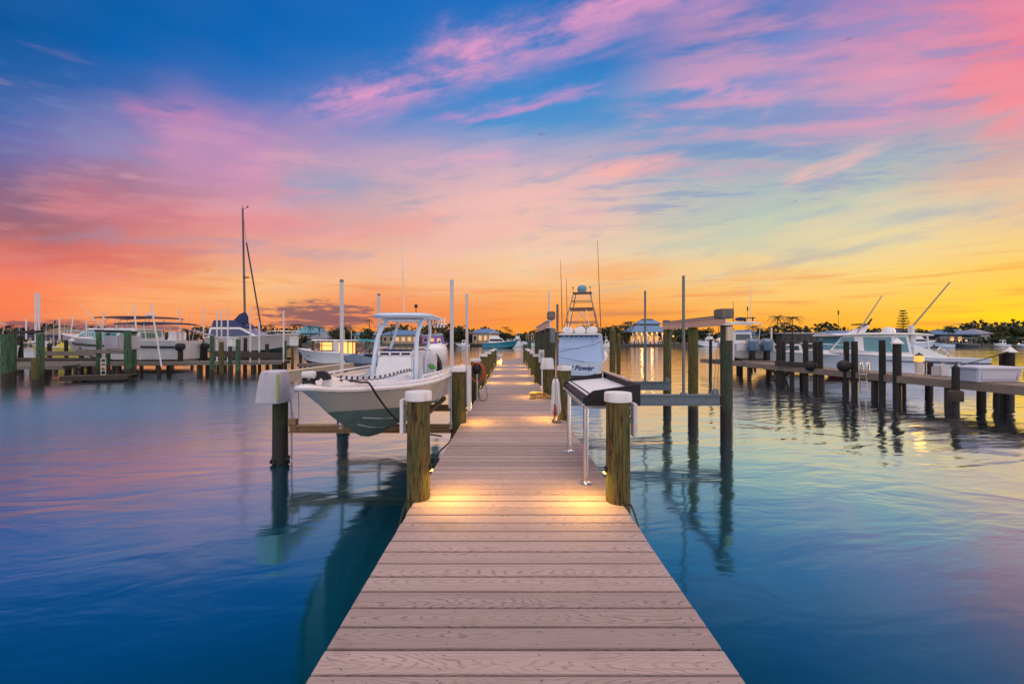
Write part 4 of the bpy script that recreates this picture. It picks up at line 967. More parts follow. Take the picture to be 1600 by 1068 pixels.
for y in (.35, .75, 1.15, 1.75, 2.0, 2.9, 3.5):
    for sx in (-1, 1):
        m = MB(); m.box((sx*.84-.035, y-.035, pz+.3 if y > 1.6 else .9), (sx*.84+.035, y+.035, 2.13)); part('window_post', m, ORW if y != 1.75 else WHITE, P_, local=True)
for sx in (-1, 1):
    m = MB(); m.box((sx*.84-.02, 1.75, 1.72), (sx*.84+.02, 3.5, 1.77)); m.box((sx*.84-.03, 1.75, 1.3), (sx*.84+.03, 3.5, 1.36)); part('window_rail', m, ORW, P_, local=True)
    m = MB(); m.box((sx*.85-.02, 1.5, pz), (sx*.85+.02, 1.95, 2.12)); part('cabin_side', m, WHITE, P_, local=True)
rings = []
for k in range(7):
    f = k/6; y = .9-f*2.7; z = 2.2+.12*math.sin(f*2.2)-.22*f*f
    rings.append([(-.95, y, z-.12), (-.5, y, z), (.5, y, z), (.95, y, z-.12), (.5, y, z-.03), (-.5, y, z-.03)])
part('bimini', MB().loft(rings), TEAL, P_, local=True)
for sx in (-1, 1):
    m = MB(); m.tube([(sx*.9, -1.6, 1.9), (sx*.95, -.1, .9)], .018, 6); m.tube([(sx*.9, -.7, 2.1), (sx*.95, -.1, .9)], .018, 6); part('bimini_pole', m, STEEL, P_, local=True)
for y in (4.0, 4.7):
    m = MB(); m.lathe([(.02, -.01), (.06, -.01), (.06, .02), (.02, .02)], (-.83 if y < 4.5 else -.62, y, .9), 10, 'x'); part('porthole', m, GLASS, P_, local=True)
# small craft right of it
for px, d, rz, lab, cm in ((572, 26.5, 80, 'grey water scooter on the low float behind the lifted white boat', pm('scooter_grey', (.10,.15,.22), .4)), (590, 27.5, 70, 'blue water scooter resting beside the grey one behind the lifted white boat', pm('scooter_blue', (.10,.22,.38), .35))):
    w_ = thing('water_scooter', lab, 'water scooter', (X(px, d), d, .55), R(rz)); rr = []
    for y, w, z0, z1 in ((-1.3,.38,.0,.35), (-.6,.5,-.05,.5), (.2,.5,-.05,.62), (.8,.4,.0,.75), (1.35,.22,.15,.6), (1.6,.05,.4,.5)):
        rr.append([(-w, y, z0+.2), (-w*.7, y, z0), (w*.7, y, z0), (w, y, z0+.2), (w*.5, y, z1), (-w*.5, y, z1)])
    part('hull', MB().loft(rr), cm, w_, bevel=.04, local=True)
    m = MB(); m.box((-.18, -1.0, .5), (.18, .1, .72)); part('seat', m, BLACK, w_, bevel=.06, local=True)
    m = MB(); m.tube([(-.4, .5, .95), (-.1, .6, .9), (.1, .6, .9), (.4, .5, .95)], .025, 6); m.tube([(0, .6, .9), (0, .75, .6)], .04, 6); part('handlebar', m, BLACK, w_, local=True)
fl = MB(); fl.box((X(557,27), 25.3, .12), (X(606,27), 28.8, .5)); solo('float', 'low timber float carrying the water scooters', 'float', fl, GREYW, (X(580,27), 27, .3), bevel=.03)
# boats crowded at the far left
for px, d, L, cm, zz_, lab, kind in (
  (72, 38, 7.5, WHITE, .3, 'white motor boat with blue canvas moored behind the far left green pilings', 'c'),
  (38, 46, 9.0, pm('navy_hull', (.02,.05,.17), .3), .3, 'navy blue hulled boat low behind the far left pilings', 'c'),
  (112, 44, 7.0, WHITE, .4, 'white boat with low cabin beside the thatched hut', 'c'),
  (150, 38, 6.0, pm('yellow_hull', (.62,.48,.03), .4), .5, 'bright yellow boat hull behind the walkway on the far left', 'n'),
  (6, 30, 7.0, WHITE, .8, 'white boat with canopy cut by the left edge of the photo', 't')):
    b = thing('motor_boat', lab, 'boat', (X(px, d), d, 0), R(90))
    add_hull(b, L, L*.3, .95, .4, cm, DBOT, z0=zz_)
    z1 = .95+zz_
    if kind != 'n': cabinbox(b, L*.25, L*.68, L*.12, z1, z1+.75, .8, WHITE, GLASS)
    else: cabinbox(b, L*.2, L*.55, L*.11, z1, z1+.5, .5, cm, None)
    if kind == 't': canopy(b, .8, L*.6, L*.12, z1+1.7, WHITE, zb=z1)
    if kind == 'c': canopy(b, .3, L*.35, L*.13, z1+1.3, NAVY, zb=z1)
    outboard(b, 0, 0, z1-.1, .9)
railing(A_, 7.8, 2.4, 2.2, 3.6, .45); railing(B_, 10, 3.2, 2.3, 4.0, .55)
# ---- right marina boats
M_ = thing('outboard_boat', 'white fishing boat with two big blue grey outboards raised on the right marina lift', 'boat', (X(1180,25.5), 25.5, 0), R(-14))
MG = pm('outboard_bluegrey', (.10,.17,.26), .25, coat=.5)
add_hull(M_, 7.0, 2.4, .95, .5, WEATH, GREENB, z0=1.0, drop=.4)
for x in (-.36, .44): outboard(M_, x, 0, 1.45, 1.15, MG, 1.38)
m = MB(); m.box((-1.05, -.06, 1.5), (1.05, .02, 1.9)); part('transom_door', m, WHITE, M_, bevel=.03, local=True)
cabinbox(M_, 2.4, 4.0, .6, 1.9, 2.7, .4, WHITE, GLASS)
canopy(M_, 1.8, 4.2, .95, 3.35, WHITE, zb=1.9, n=2)
m = MB(); m.lathe([(.1, 0), (.34, .04), (.34, .2), (.1, .26)], (0, 3, 3.5), 14); part('radar', m, NAVY, M_, local=True)
m = MB(); m.box((-.06, 2.0, 3.42), (.06, 2.1, 3.6)); m.box((-.5, 1.6, 3.6), (.5, 1.72, 3.66)); part('spreader_light', m, BLACK, M_, local=True)
stick(M_, (.5, 2.6, 3.4), (.5, 2.6, 6.0)); stick(M_, (-.7, 2.1, 3.4), (-.7, 2.1, 4.8), .03, mat=BLACK)
K_ = thing('skiff', 'small white open boat with bow rail moored between the dark right marina pilings', 'boat', (X(1283,27), 27.2, 0), R(85))
add_hull(K_, 4.6, 1.8, .95, .35, WHITE, pm('tan_bottom', (.35,.28,.2), .6), z0=.35, drop=.2)
railing(K_, 4.6, 1.8, 1.4, 2.2, .35); cabinbox(K_, 1.2, 2.2, .4, 1.3, 1.9, .3, WHITE, GLASS)
C_ = thing('cabin_cruiser', 'white cabin cruiser with teal windows, long hardtop and outriggers at the right marina dock', 'boat', (26.2, 23.6, 0), R(86))
hc, shc = add_hull(C_, 9.0, 3.0, 1.05, .45, pm('cruiser_white', (.70,.73,.80), .3, var=.04, coat=.3), pm('maroon_bottom', (.12,.02,.018), .6), z0=.1, drop=.4)
m = MB(); m.loft([[(-1.40, 3.9, 1.1), (1.40, 3.9, 1.1), (.80, 8.5, 1.35), (-.80, 8.5, 1.35)], [(-1.36, 3.95, 1.42), (1.36, 3.95, 1.42), (.72, 8.3, 1.60), (-.72, 8.3, 1.60)]]); part('cabin_trunk', m, WHITE, C_, bevel=.04, local=True)
m = MB(); m.loft([[(-1.33, 4.0, 1.421), (1.33, 4.0, 1.421), (.86, 8.0, 1.561), (-.86, 8.0, 1.561)], [(-1.22, 4.1, 2.42), (1.22, 4.1, 2.42), (.86, 7.3, 2.42), (-.86, 7.3, 2.42)]]); ch = part('cabin', m, WHITE, C_, bevel=.02, local=True)
def cw(y, z):
    f = (z-1.42)/1.0; return (1.33+(.86-1.33)*(y-4)/4.0)*(1-f)+(1.22+(.86-1.22)*(y-4.1)/3.2)*f+.018
def cwin(*q):
    m = MB(); m.quad(*[(-cw(y, z), y, z) for y, z in q]); part('side_window', m, TGLASS, ch, local=True, fix=False)
cwin((4.15,1.50), (4.75,1.52), (4.75,2.34), (4.25,2.34)); cwin((4.95,1.5), (6.3,1.56), (6.3,2.34), (4.95,2.34)); cwin((6.75,1.62), (7.85,1.66), (7.32,2.34), (6.75,2.34))
m = MB(); m.quad((-.8, 7.99, 1.64), (.8, 7.99, 1.64), (.8, 7.40, 2.36), (-.8, 7.40, 2.36)); part('windscreen', m, TGLASS, ch, local=True, fix=False)
m = MB(); m.quad((-.9, 3.985, 1.45), (.9, 3.985, 1.45), (.85, 4.08, 2.34), (-.85, 4.08, 2.34)); part('aft_window', m, TGLASS, ch, local=True, fix=False)
rings = []
for k in range(9):
    f = k/8; y = 2.9+4.9*f; w = 1.40-.38*f*f; z = 2.47+.06*math.sin(math.pi*f)
    rings.append([(-w, y, z-.02), (-w*.7, y, z+.06), (w*.7, y, z+.06), (w, y, z-.02), (w*.96, y, z-.07), (-w*.96, y, z-.07)])
part('hard_top', MB().loft(rings), WHITE, C_, bevel=.01, local=True)
for sx in (-1, 1):
    m = MB(); m.tube([(sx*1.34, 3.1, 1.1), (sx*1.28, 3.2, 2.42)], .045, 8); part('top_post', m, WHITE, C_, local=True)
    m = MB(); m.loft([[(sx*1.36, 3.95, 1.1), (sx*1.36, 1.9, 1.1), (sx*1.40, 1.9, 1.1), (sx*1.40, 3.95, 1.1)], [(sx*1.34, 3.98, 1.95), (sx*1.35, 2.1, 1.22), (sx*1.38, 2.1, 1.22), (sx*1.37, 3.98, 1.95)]]); part('cockpit_side', m, WHITE, C_, local=True)
m = MB(); m.loft([[(-.3, 5.7, 2.53), (.3, 5.7, 2.53), (.3, 6.4, 2.53), (-.3, 6.4, 2.53)], [(-.18, 5.3, 3.05), (.18, 5.3, 3.05), (.18, 5.55, 3.05), (-.18, 5.55, 3.05)]]); ar = part('radar_arch', m, WHITE, C_, bevel=.04, local=True)
m = MB(); m.tube([(0, 5.4, 3.0), (0, 5.1, 3.4)], .05, 7); m.box((-.4, 5.5, 3.052), (.4, 5.95, 3.12)); part('mast_light', m, BLACK, ar, local=True)
m = MB(); m.lathe([(.05, 2.53), (.30, 2.55), (.32, 2.68), (.25, 2.86), (.05, 2.92)], (-.4, 4.5, 0), 16); part('radar_dome', m, WHITE, C_, local=True)
m = MB(); m.box((-1.2, 3.75, 2.0), (-1.0, 3.98, 2.98)); part('outrigger_base', m, PLAST, C_, bevel=.03, local=True)
for a, px, py, d in (((-.9, 6.6, 2.5), 1378, 462, 24.0), ((-1.1, 3.9, 2.8), 1484, 441, 22.5)):
    w_ = PT(px, py, d); b = Matrix.Rotation(-R(86), 3, 'Z')@(w_-Vector((26.2, 23.6, 0))); stick(C_, a, tuple(b), .045, 'outrigger', pm('outrigger_metal', (.30,.26,.20), .5, .2), .03)
for k in range(2):
    m = MB(); m.tube(curve([(-1.36, 2.9-.5*k, 1.15), (-1.36, 2.6-.5*k, 1.75-.25*k), (-1.36, 1.9-.5*k, 1.15)], 5), .022, 6); part('cockpit_rail', m, STEEL, C_, local=True)
m = MB(); m.tube(curve([(-1.2, 6.2, 1.45), (-1.05, 7.4, 1.85), (-.55, 8.6, 1.95), (0, 9.1, 1.98)], 5), .018, 6); part('bow_rail', m, STEEL, C_, local=True)
m = MB(); m.loft([[(-w-.015, y, z+.1-.30), (-w-.015, y, z+.1-.24)] for w, y, z in shc[:6]], closed=False); part('stripe', m, NAVY, hc, local=True, fix=False)
# ---------------------------------------------------------------- pilings of the left marina
lm = [ # px, waterline d, top py, radius, mat, label
 (9, 19.6, 522, .165), (19, 20.8, 519, .15), (55, 18.4, 559, .13), (62.5, 19.0, 521, .14), (154, 22.6, 519, .12), (168.5, 23.8, 520, .11),
 (199.5, 22.6, 518, .16), (209, 24.2, 519, .13), (331, 22.2, 524, .11), (346, 21.6, 534, .11), (359.5, 24.6, 541, .11), (371.5, 21.0, 530, .11),
 (446, 30.0, 532, .11), (457, 28.0, 540, .09), (489, 34.5, 530, .14)]
ll_ = ['thick green piling closest to the left edge of the photo, in the near row', 'green piling standing just behind the leftmost thick one', 'short yellow green piling leaning on a taller one, left marina front row', 'tall green piling paired with the short yellow green one, left marina',
 'slim green piling left of the white swim ladder in the left marina', 'slim green piling right of the white swim ladder in the left marina', 'thick bright green piling in front of the twin outboard boat hull', 'second bright green piling touching the thick one before the twin outboard boat',
 'mossy piling right behind the right hand black outboard, left marina', 'dark piling alone right of the twin outboard boat', 'piling under the white motor box near the sailing boat', 'green and rust piling just right of the white motor box near the sailing boat',
 'piling at the right end of the left marina walkway', 'thin rusty piling under the small white box left of the pilothouse boat', 'green piling in front of the pilothouse boat cabin']
for (px, d, py, r), lb in zip(lm, ll_):
    piling(px, d, Zz(py, d), r, M_pileg if px not in (55, 346, 457) else M_pile, lb, 'pilings of the left marina', lean=.012)
for px, d, y0, y1, w, lab in ((362.5, 24.4, 527, 541, .2, 'white motor box on a piling near the sailing boat'), (459.5, 27.8, 526, 540, .22, 'white motor box on the thin rusty piling left of the pilothouse boat')):
    b = thing('motor_box', lab, 'motor box', (X(px, d), d, Zz(y1, d)))
    m = MB(); m.box((X(px, d)-w, d-.2, Zz(y1, d)), (X(px, d)+w, d+.2, Zz(y0+2, d))); part('housing', m, PLAST, b, bevel=.03)
    m = MB(); m.box((X(px, d)-w-.02, d-.22, Zz(y0+2, d)+.001), (X(px, d)+w+.02, d+.22, Zz(y0, d))); part('lid', m, PLAST, b, bevel=.02)
# walkways left
def walkway(name, label, p, q, w, z, postgap=2.3, mat=GREYW, th=.12):
    p = Vector((p[0], p[1], z)); q = Vector((q[0], q[1], z)); t = thing(name, label, 'dock', tuple((p+q)/2))
    u_ = (q-p).normalized(); sd = Vector((-u_.y, u_.x, 0)); L = (q-p).length; m = MB(); n = int(L/.2)
    for k in range(n):
        a = p+u_*(k*L/n); b = p+u_*((k+1)*L/n-.012)
        m.loft([[a-sd*w/2+Vector((0,0,-.04)), b-sd*w/2+Vector((0,0,-.04)), b+sd*w/2+Vector((0,0,-.04)), a+sd*w/2+Vector((0,0,-.04))], [a-sd*w/2, b-sd*w/2, b+sd*w/2, a+sd*w/2]])
    part('deck_boards', m, mat, t, smooth=0)
    for s in (-1, 1):
        m = MB(); m.beam(p+sd*s*(w/2+.03)+Vector((0,0,-.06-th/2)), q+sd*s*(w/2+.03)+Vector((0,0,-.06-th/2)), .05, th+.08); part('side_beam', m, mat, t)
    k = .5
    while k < L:
        for s in (-1, 1):
            c_ = p+u_*k+sd*s*w*.36; m = MB(); m.lathe([(.12, -1.2), (.11, z-.1)], (c_.x, c_.y, 0), 10, wob=.03); part('post', m, DARKW, t)
        k += postgap
    return t
walkway('walkway', 'long weathered walkway crossing the left marina under the raised boats', (X(-20,25), 25), (X(447,27.5), 27.5), 1.3, .80)
walkway('walkway', 'short weathered finger walkway at the far left among green pilings', (X(-10,22.4), 22.2), (X(112,22.8), 22.8), 1.0, .80, 1.9)
walkway('float', 'low brown timber float lying on the water left of the bright green pilings', (X(104,21.4), 21.4), (X(208,22.4), 22.4), 1.1, .30, 9, DARKW)
walkway('walkway', 'low timber walkway in front of the pilothouse boat', (X(470,30.5), 30.5), (X(530,30.5), 30.5), 1.0, .45, 1.2)
# lift beams of the left marina
for (p, q, w, h, lab, mt) in (
 ((15,519,20.4), (64,518,19.2), .22, .12, 'dark lift beam resting on the leftmost green pilings', BLACK),
 ((150,516.5,23.0), (213,519,23.2), .24, .13, 'dark lift beam on top of the green pilings left of the twin outboard boat', BLACK),
 ((64,552,19.6), (150,552,21.0), .16, .22, 'long pale beam low between the far left green pilings', GREYW),
 ((120,548,21.9), (206,550,22.9), .16, .2, 'pale beam behind the slim green pilings beside the swim ladder', GREYW),
 ((302,516,28), (366,535,25.5), .12, .12, 'thin grey lift beam right of the twin outboard boat', ALU),
 ((330,552,24.3), (440,556,24.6), .3, .35, 'dark lift cradle under the sailing boat', DARKW),
 ((1213,567,21.2), (1262,571,19.4), .2, .25, 'brown timber beam between dark pilings of the right marina', DARKW)):
    m = MB(); a, b = PT(*p), PT(*q); m.beam(a, b, w, h); solo('lift_beam', lab, 'beam', m, mt, tuple((a+b)/2), bevel=.012)
# box on the left lift, ladder
m = MB(); a = PT(172,546,23.4); b = PT(196,524,23.4); m.box((a.x, 23.0, a.z), (b.x, 24.4, b.z)); bx_ = solo('storage_box', 'grey storage box raised between green pilings left of the twin outboard boat', 'box', m, pm('grey_box', (.42,.42,.48), .5, var=.1), ((a.x+b.x)/2, 23.6, a.z), bevel=.06)
def ladder(label, xa, xb, y, z0, z1, n, dirn=(0,1), hoop=0):
    t = thing('ladder', label, 'ladder', ((xa+xb)/2, y, z0))
    for xx in (xa, xb):
        m = MB(); pts = [(xx, y, z0), (xx, y, z1)]
        if hoop: pts = [(xx, y, z0)]+curve([(xx, y, z1-.05), (xx+.03, y+.02, z1+hoop*.75), (xx+.15, y+.12, z1+hoop), (xx+.28, y+.22, z1+hoop*.75), (xx+.32, y+.25, z1-.05)], 5)
        m.tube(pts, .022, 7); part('rail', m, STEEL, t)
    for k in range(n):
        z = z0+.1+(z1-z0-.15)*k/max(1, n-1); m = MB(); m.box((xa, y-.05, z), (xb, y+.05, z+.03)); part('rung', m, PLAST, t)
    return t
ladder('white swim ladder with several rungs between slim green pilings in the left marina', X(158,22), X(165,22), 22.0, .2, 1.2, 5)
# guide poles of the left marina
GP = [(56,19.4,457,520),(61,19.8,458,522),(41,26,497,520),(93,27,497,521),(135,30,499,530),(209,24.6,477,552),(236,24.2,473,562),(281,30,482,520),(318,28,481,520),(339,26.5,485,560),(346,29,483,520),(356,25.6,482,555),(391,26,480,556),(405,24.9,503,556),(443,25.2,485,556),(162,24,488,548),(115,33,492,520),(538,60,515,531),(549,62,516,531)]
NW2 = 'first second third fourth fifth sixth seventh eighth ninth tenth eleventh twelfth thirteenth fourteenth fifteenth sixteenth seventeenth eighteenth nineteenth twentieth twenty-first twenty-second twenty-third twenty-fourth twenty-fifth'.split()
NW = ['first','second','third','fourth','fifth','sixth','seventh','eighth','ninth','tenth','eleventh','twelfth','thirteenth','fourteenth','fifteenth','sixteenth','seventeenth','eighteenth','nineteenth']
for k, (px, d, y0, y1) in enumerate(sorted(GP)):
    m = MB(); z1, z0 = Zz(y0, d), Zz(y1, d); lean = {209: -.35, 236: -.62, 115: .3, 162: .2}.get(px, 0)
    xx = X(px, d); xb = xx-lean*1.0
    m.tube([(xb, d, z0-.4), (xx, d, z1-.06)], .042, 8); m.tube([(xx, d, z1-.061), (xx, d, z1)], .046, 8)
    solo('guide_pole', '%s thin white guide pole counted from the left edge, %s' % (NW[k], 'leaning in the left marina' if lean else ('far over the water' if d > 50 else 'upright in the left marina')), 'pole', m, PLAST, (xb, d, z0), group='white guide poles of the left marina')
for k, (px, d, y0, y1) in enumerate(((1146,24.5,515,568),(1205.5,27,512,548),(1108,40,520,538))):
    m = MB(); xx = X(px, d); m.tube([(xx, d, Zz(y1, d)), (xx, d, Zz(y0, d))], .05, 8)
    solo('guide_pole', ('white guide pole in front of the raised boat with blue grey outboards', 'white guide pole right of the blue grey outboards', 'thin white guide pole far behind the empty lift')[k], 'pole', m, PLAST, (xx, d, Zz(y1, d)), group='white guide poles of the right marina')
# ---------------------------------------------------------------- right marina dock and pilings
walkway('walkway', 'weathered timber dock running beside the white cabin cruiser in the right marina', (15.25, 10.5), (14.25, 29.0), 1.6, .86, 2.6, pm('brown_dock_timber', (.24,.185,.14), .85, var=.35, scale=4, bmp=.4, dirt=(.09,.07,.05), dirtamt=.5), .16)
rm = [(957,17.5,512,.15,1),(966,18.5,519,.11,1),(1110,24.0,531,.1,0),(1204,26.5,566,.12,0),(1217,21.4,531,.15,0),(1225,24.5,533,.12,0),(1237.5,20.4,534,.12,0),(1259,19.6,532,.13,0),(1274,19.0,534,.11,0),(1282,18.7,533,.12,0),
 (1322.5,17.2,533,.12,0),(1335.5,16.8,533,.13,0),(1379,15.6,531,.12,0),(1402,15.1,531,.15,2),(1452,15.6,564,.14,0),(1493,12.8,568,.11,1),(1567,14.4,552,.1,0),(1578,14.2,544,.13,2),(1559,14.5,571,.14,1),(1174,29,571,.12,0),(1180,30,571,.1,0),(1153,28,571,.12,0)]
rl_ = ['tall pointed piling in the water right of the sport fishing boat', 'slimmer piling just behind the pointed one right of the sport fishing boat', 'thin dark piling in open water behind the empty lift', 'dark piling under the walkway right of the blue grey outboards',
 'dark piling left of the small white open boat', 'slim dark piling tucked behind the one left of the white open boat', 'dark piling at the bow of the small white open boat', 'dark piling in front of the small white open boat hull', 'dark piling beside the black round fender left of the cruiser', 'dark piling touching the windscreen end of the cabin cruiser',
 'left piling of the pair before the cabin cruiser cabin', 'right piling of the pair before the cabin cruiser cabin', 'dark piling before the middle of the cabin cruiser side', 'thick dark piling with white pointed cap before the cruiser stern', 'dark flat topped piling next to the amber dock pedestal', 'dark pointed piling with a wooden collar left of the white dock box',
 'slim dark piling behind the right end of the dock box', 'tall piling with white pointed cap behind the right end of the dock box', 'short piling with collar below the white dock box', 'left dark piling below the raised boat with blue grey outboards', 'right dark piling below the raised boat with blue grey outboards', 'dark piling under the stern of the raised right marina boat']
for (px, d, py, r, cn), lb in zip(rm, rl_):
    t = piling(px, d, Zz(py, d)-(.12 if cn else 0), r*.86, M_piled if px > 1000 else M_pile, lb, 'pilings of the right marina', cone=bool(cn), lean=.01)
    if cn == 2:
        m = MB(); zt = Zz(py, d)-.14; m.lathe([(r*1.3, zt), (r*1.3, zt+.03), (.02, zt+r*1.5)], (0,0,0), 16); part('cap', m, PLAST, t, local=True)
    if px in (1493, 1560):
        m = MB(); m.lathe([(r*1.7, .25), (r*1.75, .55), (r*1.7, .86-.3), (r*1.02, .6)], (0,0,0), 14, wob=.06); part('collar', m, DARKW, t, local=True)
# cross braces under the walkway end
for (a, b, lab) in ((PT(1205,575,26.4), PT(1218,590,21.4), 'diagonal brace between dark pilings left of the white open boat'), (PT(1238,575,20.4), PT(1225,588,24.4), 'diagonal brace leaning left from the piling at the white open boat')):
    m = MB(); m.beam(a, b, .07, .2); solo('brace', lab, 'brace', m, DARKW, tuple((a+b)/2))
m = MB(); m.beam(PT(1143,567,24.2), PT(1213,567,24.2), .2, .3); solo('lift_beam', 'grey lift beam below the raised boat with blue grey outboards', 'beam', m, GREYW, tuple(PT(1180,567,24.2)), bevel=.015)
m = MB(); m.box((X(1112,24.0)+.1, 23.95, Zz(567,24)), (X(1134,24.0), 24.05, Zz(562,24))); solo('lift_beam', 'short brown rail between the thin dark piling and the empty lift', 'beam', m, DARKW, (X(1120,24), 24, Zz(564,24)))
# fenders, ladder, pedestal, box, table, rope
for px, d, lab in ((1267, 19.0, 'big black round fender hanging left of the cabin cruiser'), (1319, 16.9, 'big black round fender between the two pilings before the cruiser')):
    c0 = PT(px, 571.5, d); m = MB(); m.ball(c0, (.26, .24, .25), 16, 10); t = thing('fender', lab, 'fender', tuple(c0))
    part('ball', m, RUBBER, t); m = MB(); m.tube([c0+Vector((0,0,.22)), c0+Vector((.05,.1,.6))], .014, 6); part('rope', m, GREYW, t)
ladder('steel swim ladder with hooped rails hanging on the right marina dock', X(1343.5,16.1), X(1354,16.1), 16.1, .12, .86, 3, hoop=.42)
pd = thing('dock_pedestal', 'white dock pedestal with glowing amber lantern top beside the cabin cruiser stern', 'pedestal', (X(1436,15.4), 15.4, .86))
px_ = X(1436, 15.4); m = MB(); m.lathe([(.13, .86), (.13, .9), (.115, .92), (.11, 1.32), (.12, 1.34)], (px_, 15.4, 0), 18); part('post', m, PLAST, pd)
m = MB(); m.lathe([(.115, 1.345), (.16, 1.36), (.13, 1.50), (.10, 1.58)], (px_, 15.4, 0), 18); part('lantern', m, pm('amber_lantern', (.6,.35,.1), .5, emit=(1,.45,.08), es=.85), pd)
m = MB(); m.lathe([(.13, 1.581), (.10, 1.62), (.03, 1.66), (.01, 1.70)], (px_, 15.4, 0), 16); part('lid', m, BLACK, pd)
lp = bpy.data.lights.new('lantern_light', 'POINT'); lp.energy = 2; lp.color = (1, .55, .12); lp.shadow_soft_size = .15
lo = bpy.data.objects.new('lantern_light', lp); COL.objects.link(lo); lo.location = (px_-.3, 15.1, 1.5)
db = thing('dock_box', 'long white dock box with rounded lid on the right marina dock', 'dock box', (X(1545,12.6), 12.8, .86))
x0, x1 = X(1507,12.8), X(1589,12.6); m = MB()
m.loft([[(x0+.06, 12.5, .865), (x1-.06, 12.5, .865), (x1-.06, 13.1, .865), (x0+.06, 13.1, .865)], [(x0, 12.44, 1.26), (x1, 12.44, 1.26), (x1, 13.16, 1.26), (x0, 13.16, 1.26)]]); bb = part('body', m, pm('dock_box_white', (.60,.62,.70), .45, var=.06), db, bevel=.03)
m = MB(); m.box((x0-.06, 12.38, 1.262), (x1+.10, 13.22, 1.34)); part('lid', m, pm('dock_box_white', (.6,.62,.7), .45), db, bevel=.035)
for a, b in ((x0+.15, x0+1.25), (x0+1.42, x1-.12)):
    m = MB(); 
    for p, q in (((a, 12.455, 1.2), (b, 12.455, 1.2)), ((a+.02, 12.485, .95), (b-.02, 12.485, .95)), ((a, 12.455, 1.2), (a+.02, 12.485, .95)), ((b, 12.455, 1.2), (b-.02, 12.485, .95))): m.tube([p, q], .008, 5)
    part('panel_groove', m, pm('grey_mark', (.25,.27,.3), .5), bb)
tbk = thing('side_table', 'small table with dark top and white cooler beneath on the right marina dock', 'table', (X(1472,14.6), 14.6, .86))
xa, xb = X(1457,14.6), X(1488,14.6); m = MB(); m.box((xa, 14.3, 1.36), (xb, 14.9, 1.41)); part('table_top', m, pm('slate_top', (.16,.2,.24), .4), tbk, bevel=.008)
for xx in (xa+.04, xb-.04):
    for yy in (14.34, 14.86): m = MB(); m.tube([(xx, yy, .86), (xx, yy, 1.36)], .014, 6); part('leg', m, ALU, tbk)
m = MB(); m.box((xa+.08, 14.4, .865), (xa+.42, 14.75, 1.22)); solo('cooler', 'white cooler under the small table on the right marina dock', 'cooler', m, PLAST, (xa+.25, 14.6, .87), bevel=.03)
m = MB(); P = [PT(1576,549,14.0), PT(1530,563,15.0), PT(1475,576,17.5), PT(1440,583,21.0)]; m.tube(curve(P, 6), .016, 6); solo('mooring_line', 'dark mooring line running from the white capped piling to the cruiser stern', 'rope', m, pm('grey_rope2', (.06,.055,.05), .8), tuple(P[0]))
m = MB(); P = [(17.6, 15.4, 1.30), (19.5, 18.3, 1.10), (22.5, 21.6, 1.12)]; m.tube(curve(P, 6), .012, 5); solo('mooring_line', 'taut blue line along the side of the cabin cruiser', 'rope', m, NAVY, P[0])

# thin dark pilings and masts crowding the back of the left marina
rq = random.Random(12)
for k, px in enumerate((26, 34, 78, 84, 104, 121, 127, 143, 178, 186, 221, 246, 262, 270, 300, 313, 336, 352, 383, 398, 418, 428, 436, 470, 521)):
    d = rq.uniform(29, 44) if px < 440 else rq.uniform(36, 40); py = rq.uniform(524, 540)
    piling(px, d, Zz(py, d), rq.uniform(.11, .15), M_piled, '%s slim dark piling from the left in the back row, left marina' % NW2[k], 'back row pilings of the left marina', lean=.02)
for k, (px, py, d) in enumerate(((17,512,34),(30,508,40),(72,505,42),(84,500,36),(101,504,40),(190,492,44),(224,505,46),(257,498,40),(296,490,42),(327,500,44),(372,494,40),(417,501,42),(430,492,38))):
    m = MB(); p = PT(px, py, d); m.tube([(p.x, d, 1.2), p], .035, 6, .015)
    solo('antenna', '%s thin pale antenna from the left above the left marina boats' % NW2[k], 'antenna', m, PVC, (p.x, d, 1.2), group='antennas of the left marina')

walkway('walkway', 'low dark finger walkway behind the far left boats', (X(-30,31), 31), (X(182,30), 30), 1.2, .85, 1.6, DARKW)
walkway('walkway', 'dark finger walkway under the sailing boat bow', (X(325,31.5), 31.5), (X(452,31.5), 31.5), 1.2, .85, 1.6, DARKW)
# ---------------------------------------------------------------- far shore
def ordn(n):
    u_ = ['','first','second','third','fourth','fifth','sixth','seventh','eighth','ninth','tenth','eleventh','twelfth','thirteenth','fourteenth','fifteenth','sixteenth','seventeenth','eighteenth','nineteenth']
    if n < 20: return u_[n]
    t_ = {2:('twenty','twentieth'),3:('thirty','thirtieth'),4:('forty','fortieth'),5:('fifty','fiftieth')}[n//10]
    return t_[1] if n % 10 == 0 else t_[0]+'-'+u_[n % 10]
LAND = pm('shore_ground', (.06,.065,.035), .9, var=.4, scale=.3)
SEAW = pm('seawall', (.12,.11,.10), .85, var=.4, scale=1.5)
D0 = 152.0
m = MB(); pl = []
xs = [-420+k*20 for k in range(43)]
front = [(x, D0+2.5*math.sin(x*.05)+1.5*math.sin(x*.13)) for x in xs]
m.loft([[(x, y, .75) for x, y in front], [(x, y+20, 1.2) for x, y in front], [(x*2.2, 900, 2.0) for x, y in front]], closed=False); struct(part('terrain', m, LAND))
m = MB(); m.loft([[(x, y, -.5) for x, y in front], [(x, y-.15, .85) for x, y in front], [(x, y+.5, .85) for x, y in front]], closed=False)
tag(part('seawall', m, SEAW), 'low dark seawall running along the whole far shore', 'seawall')
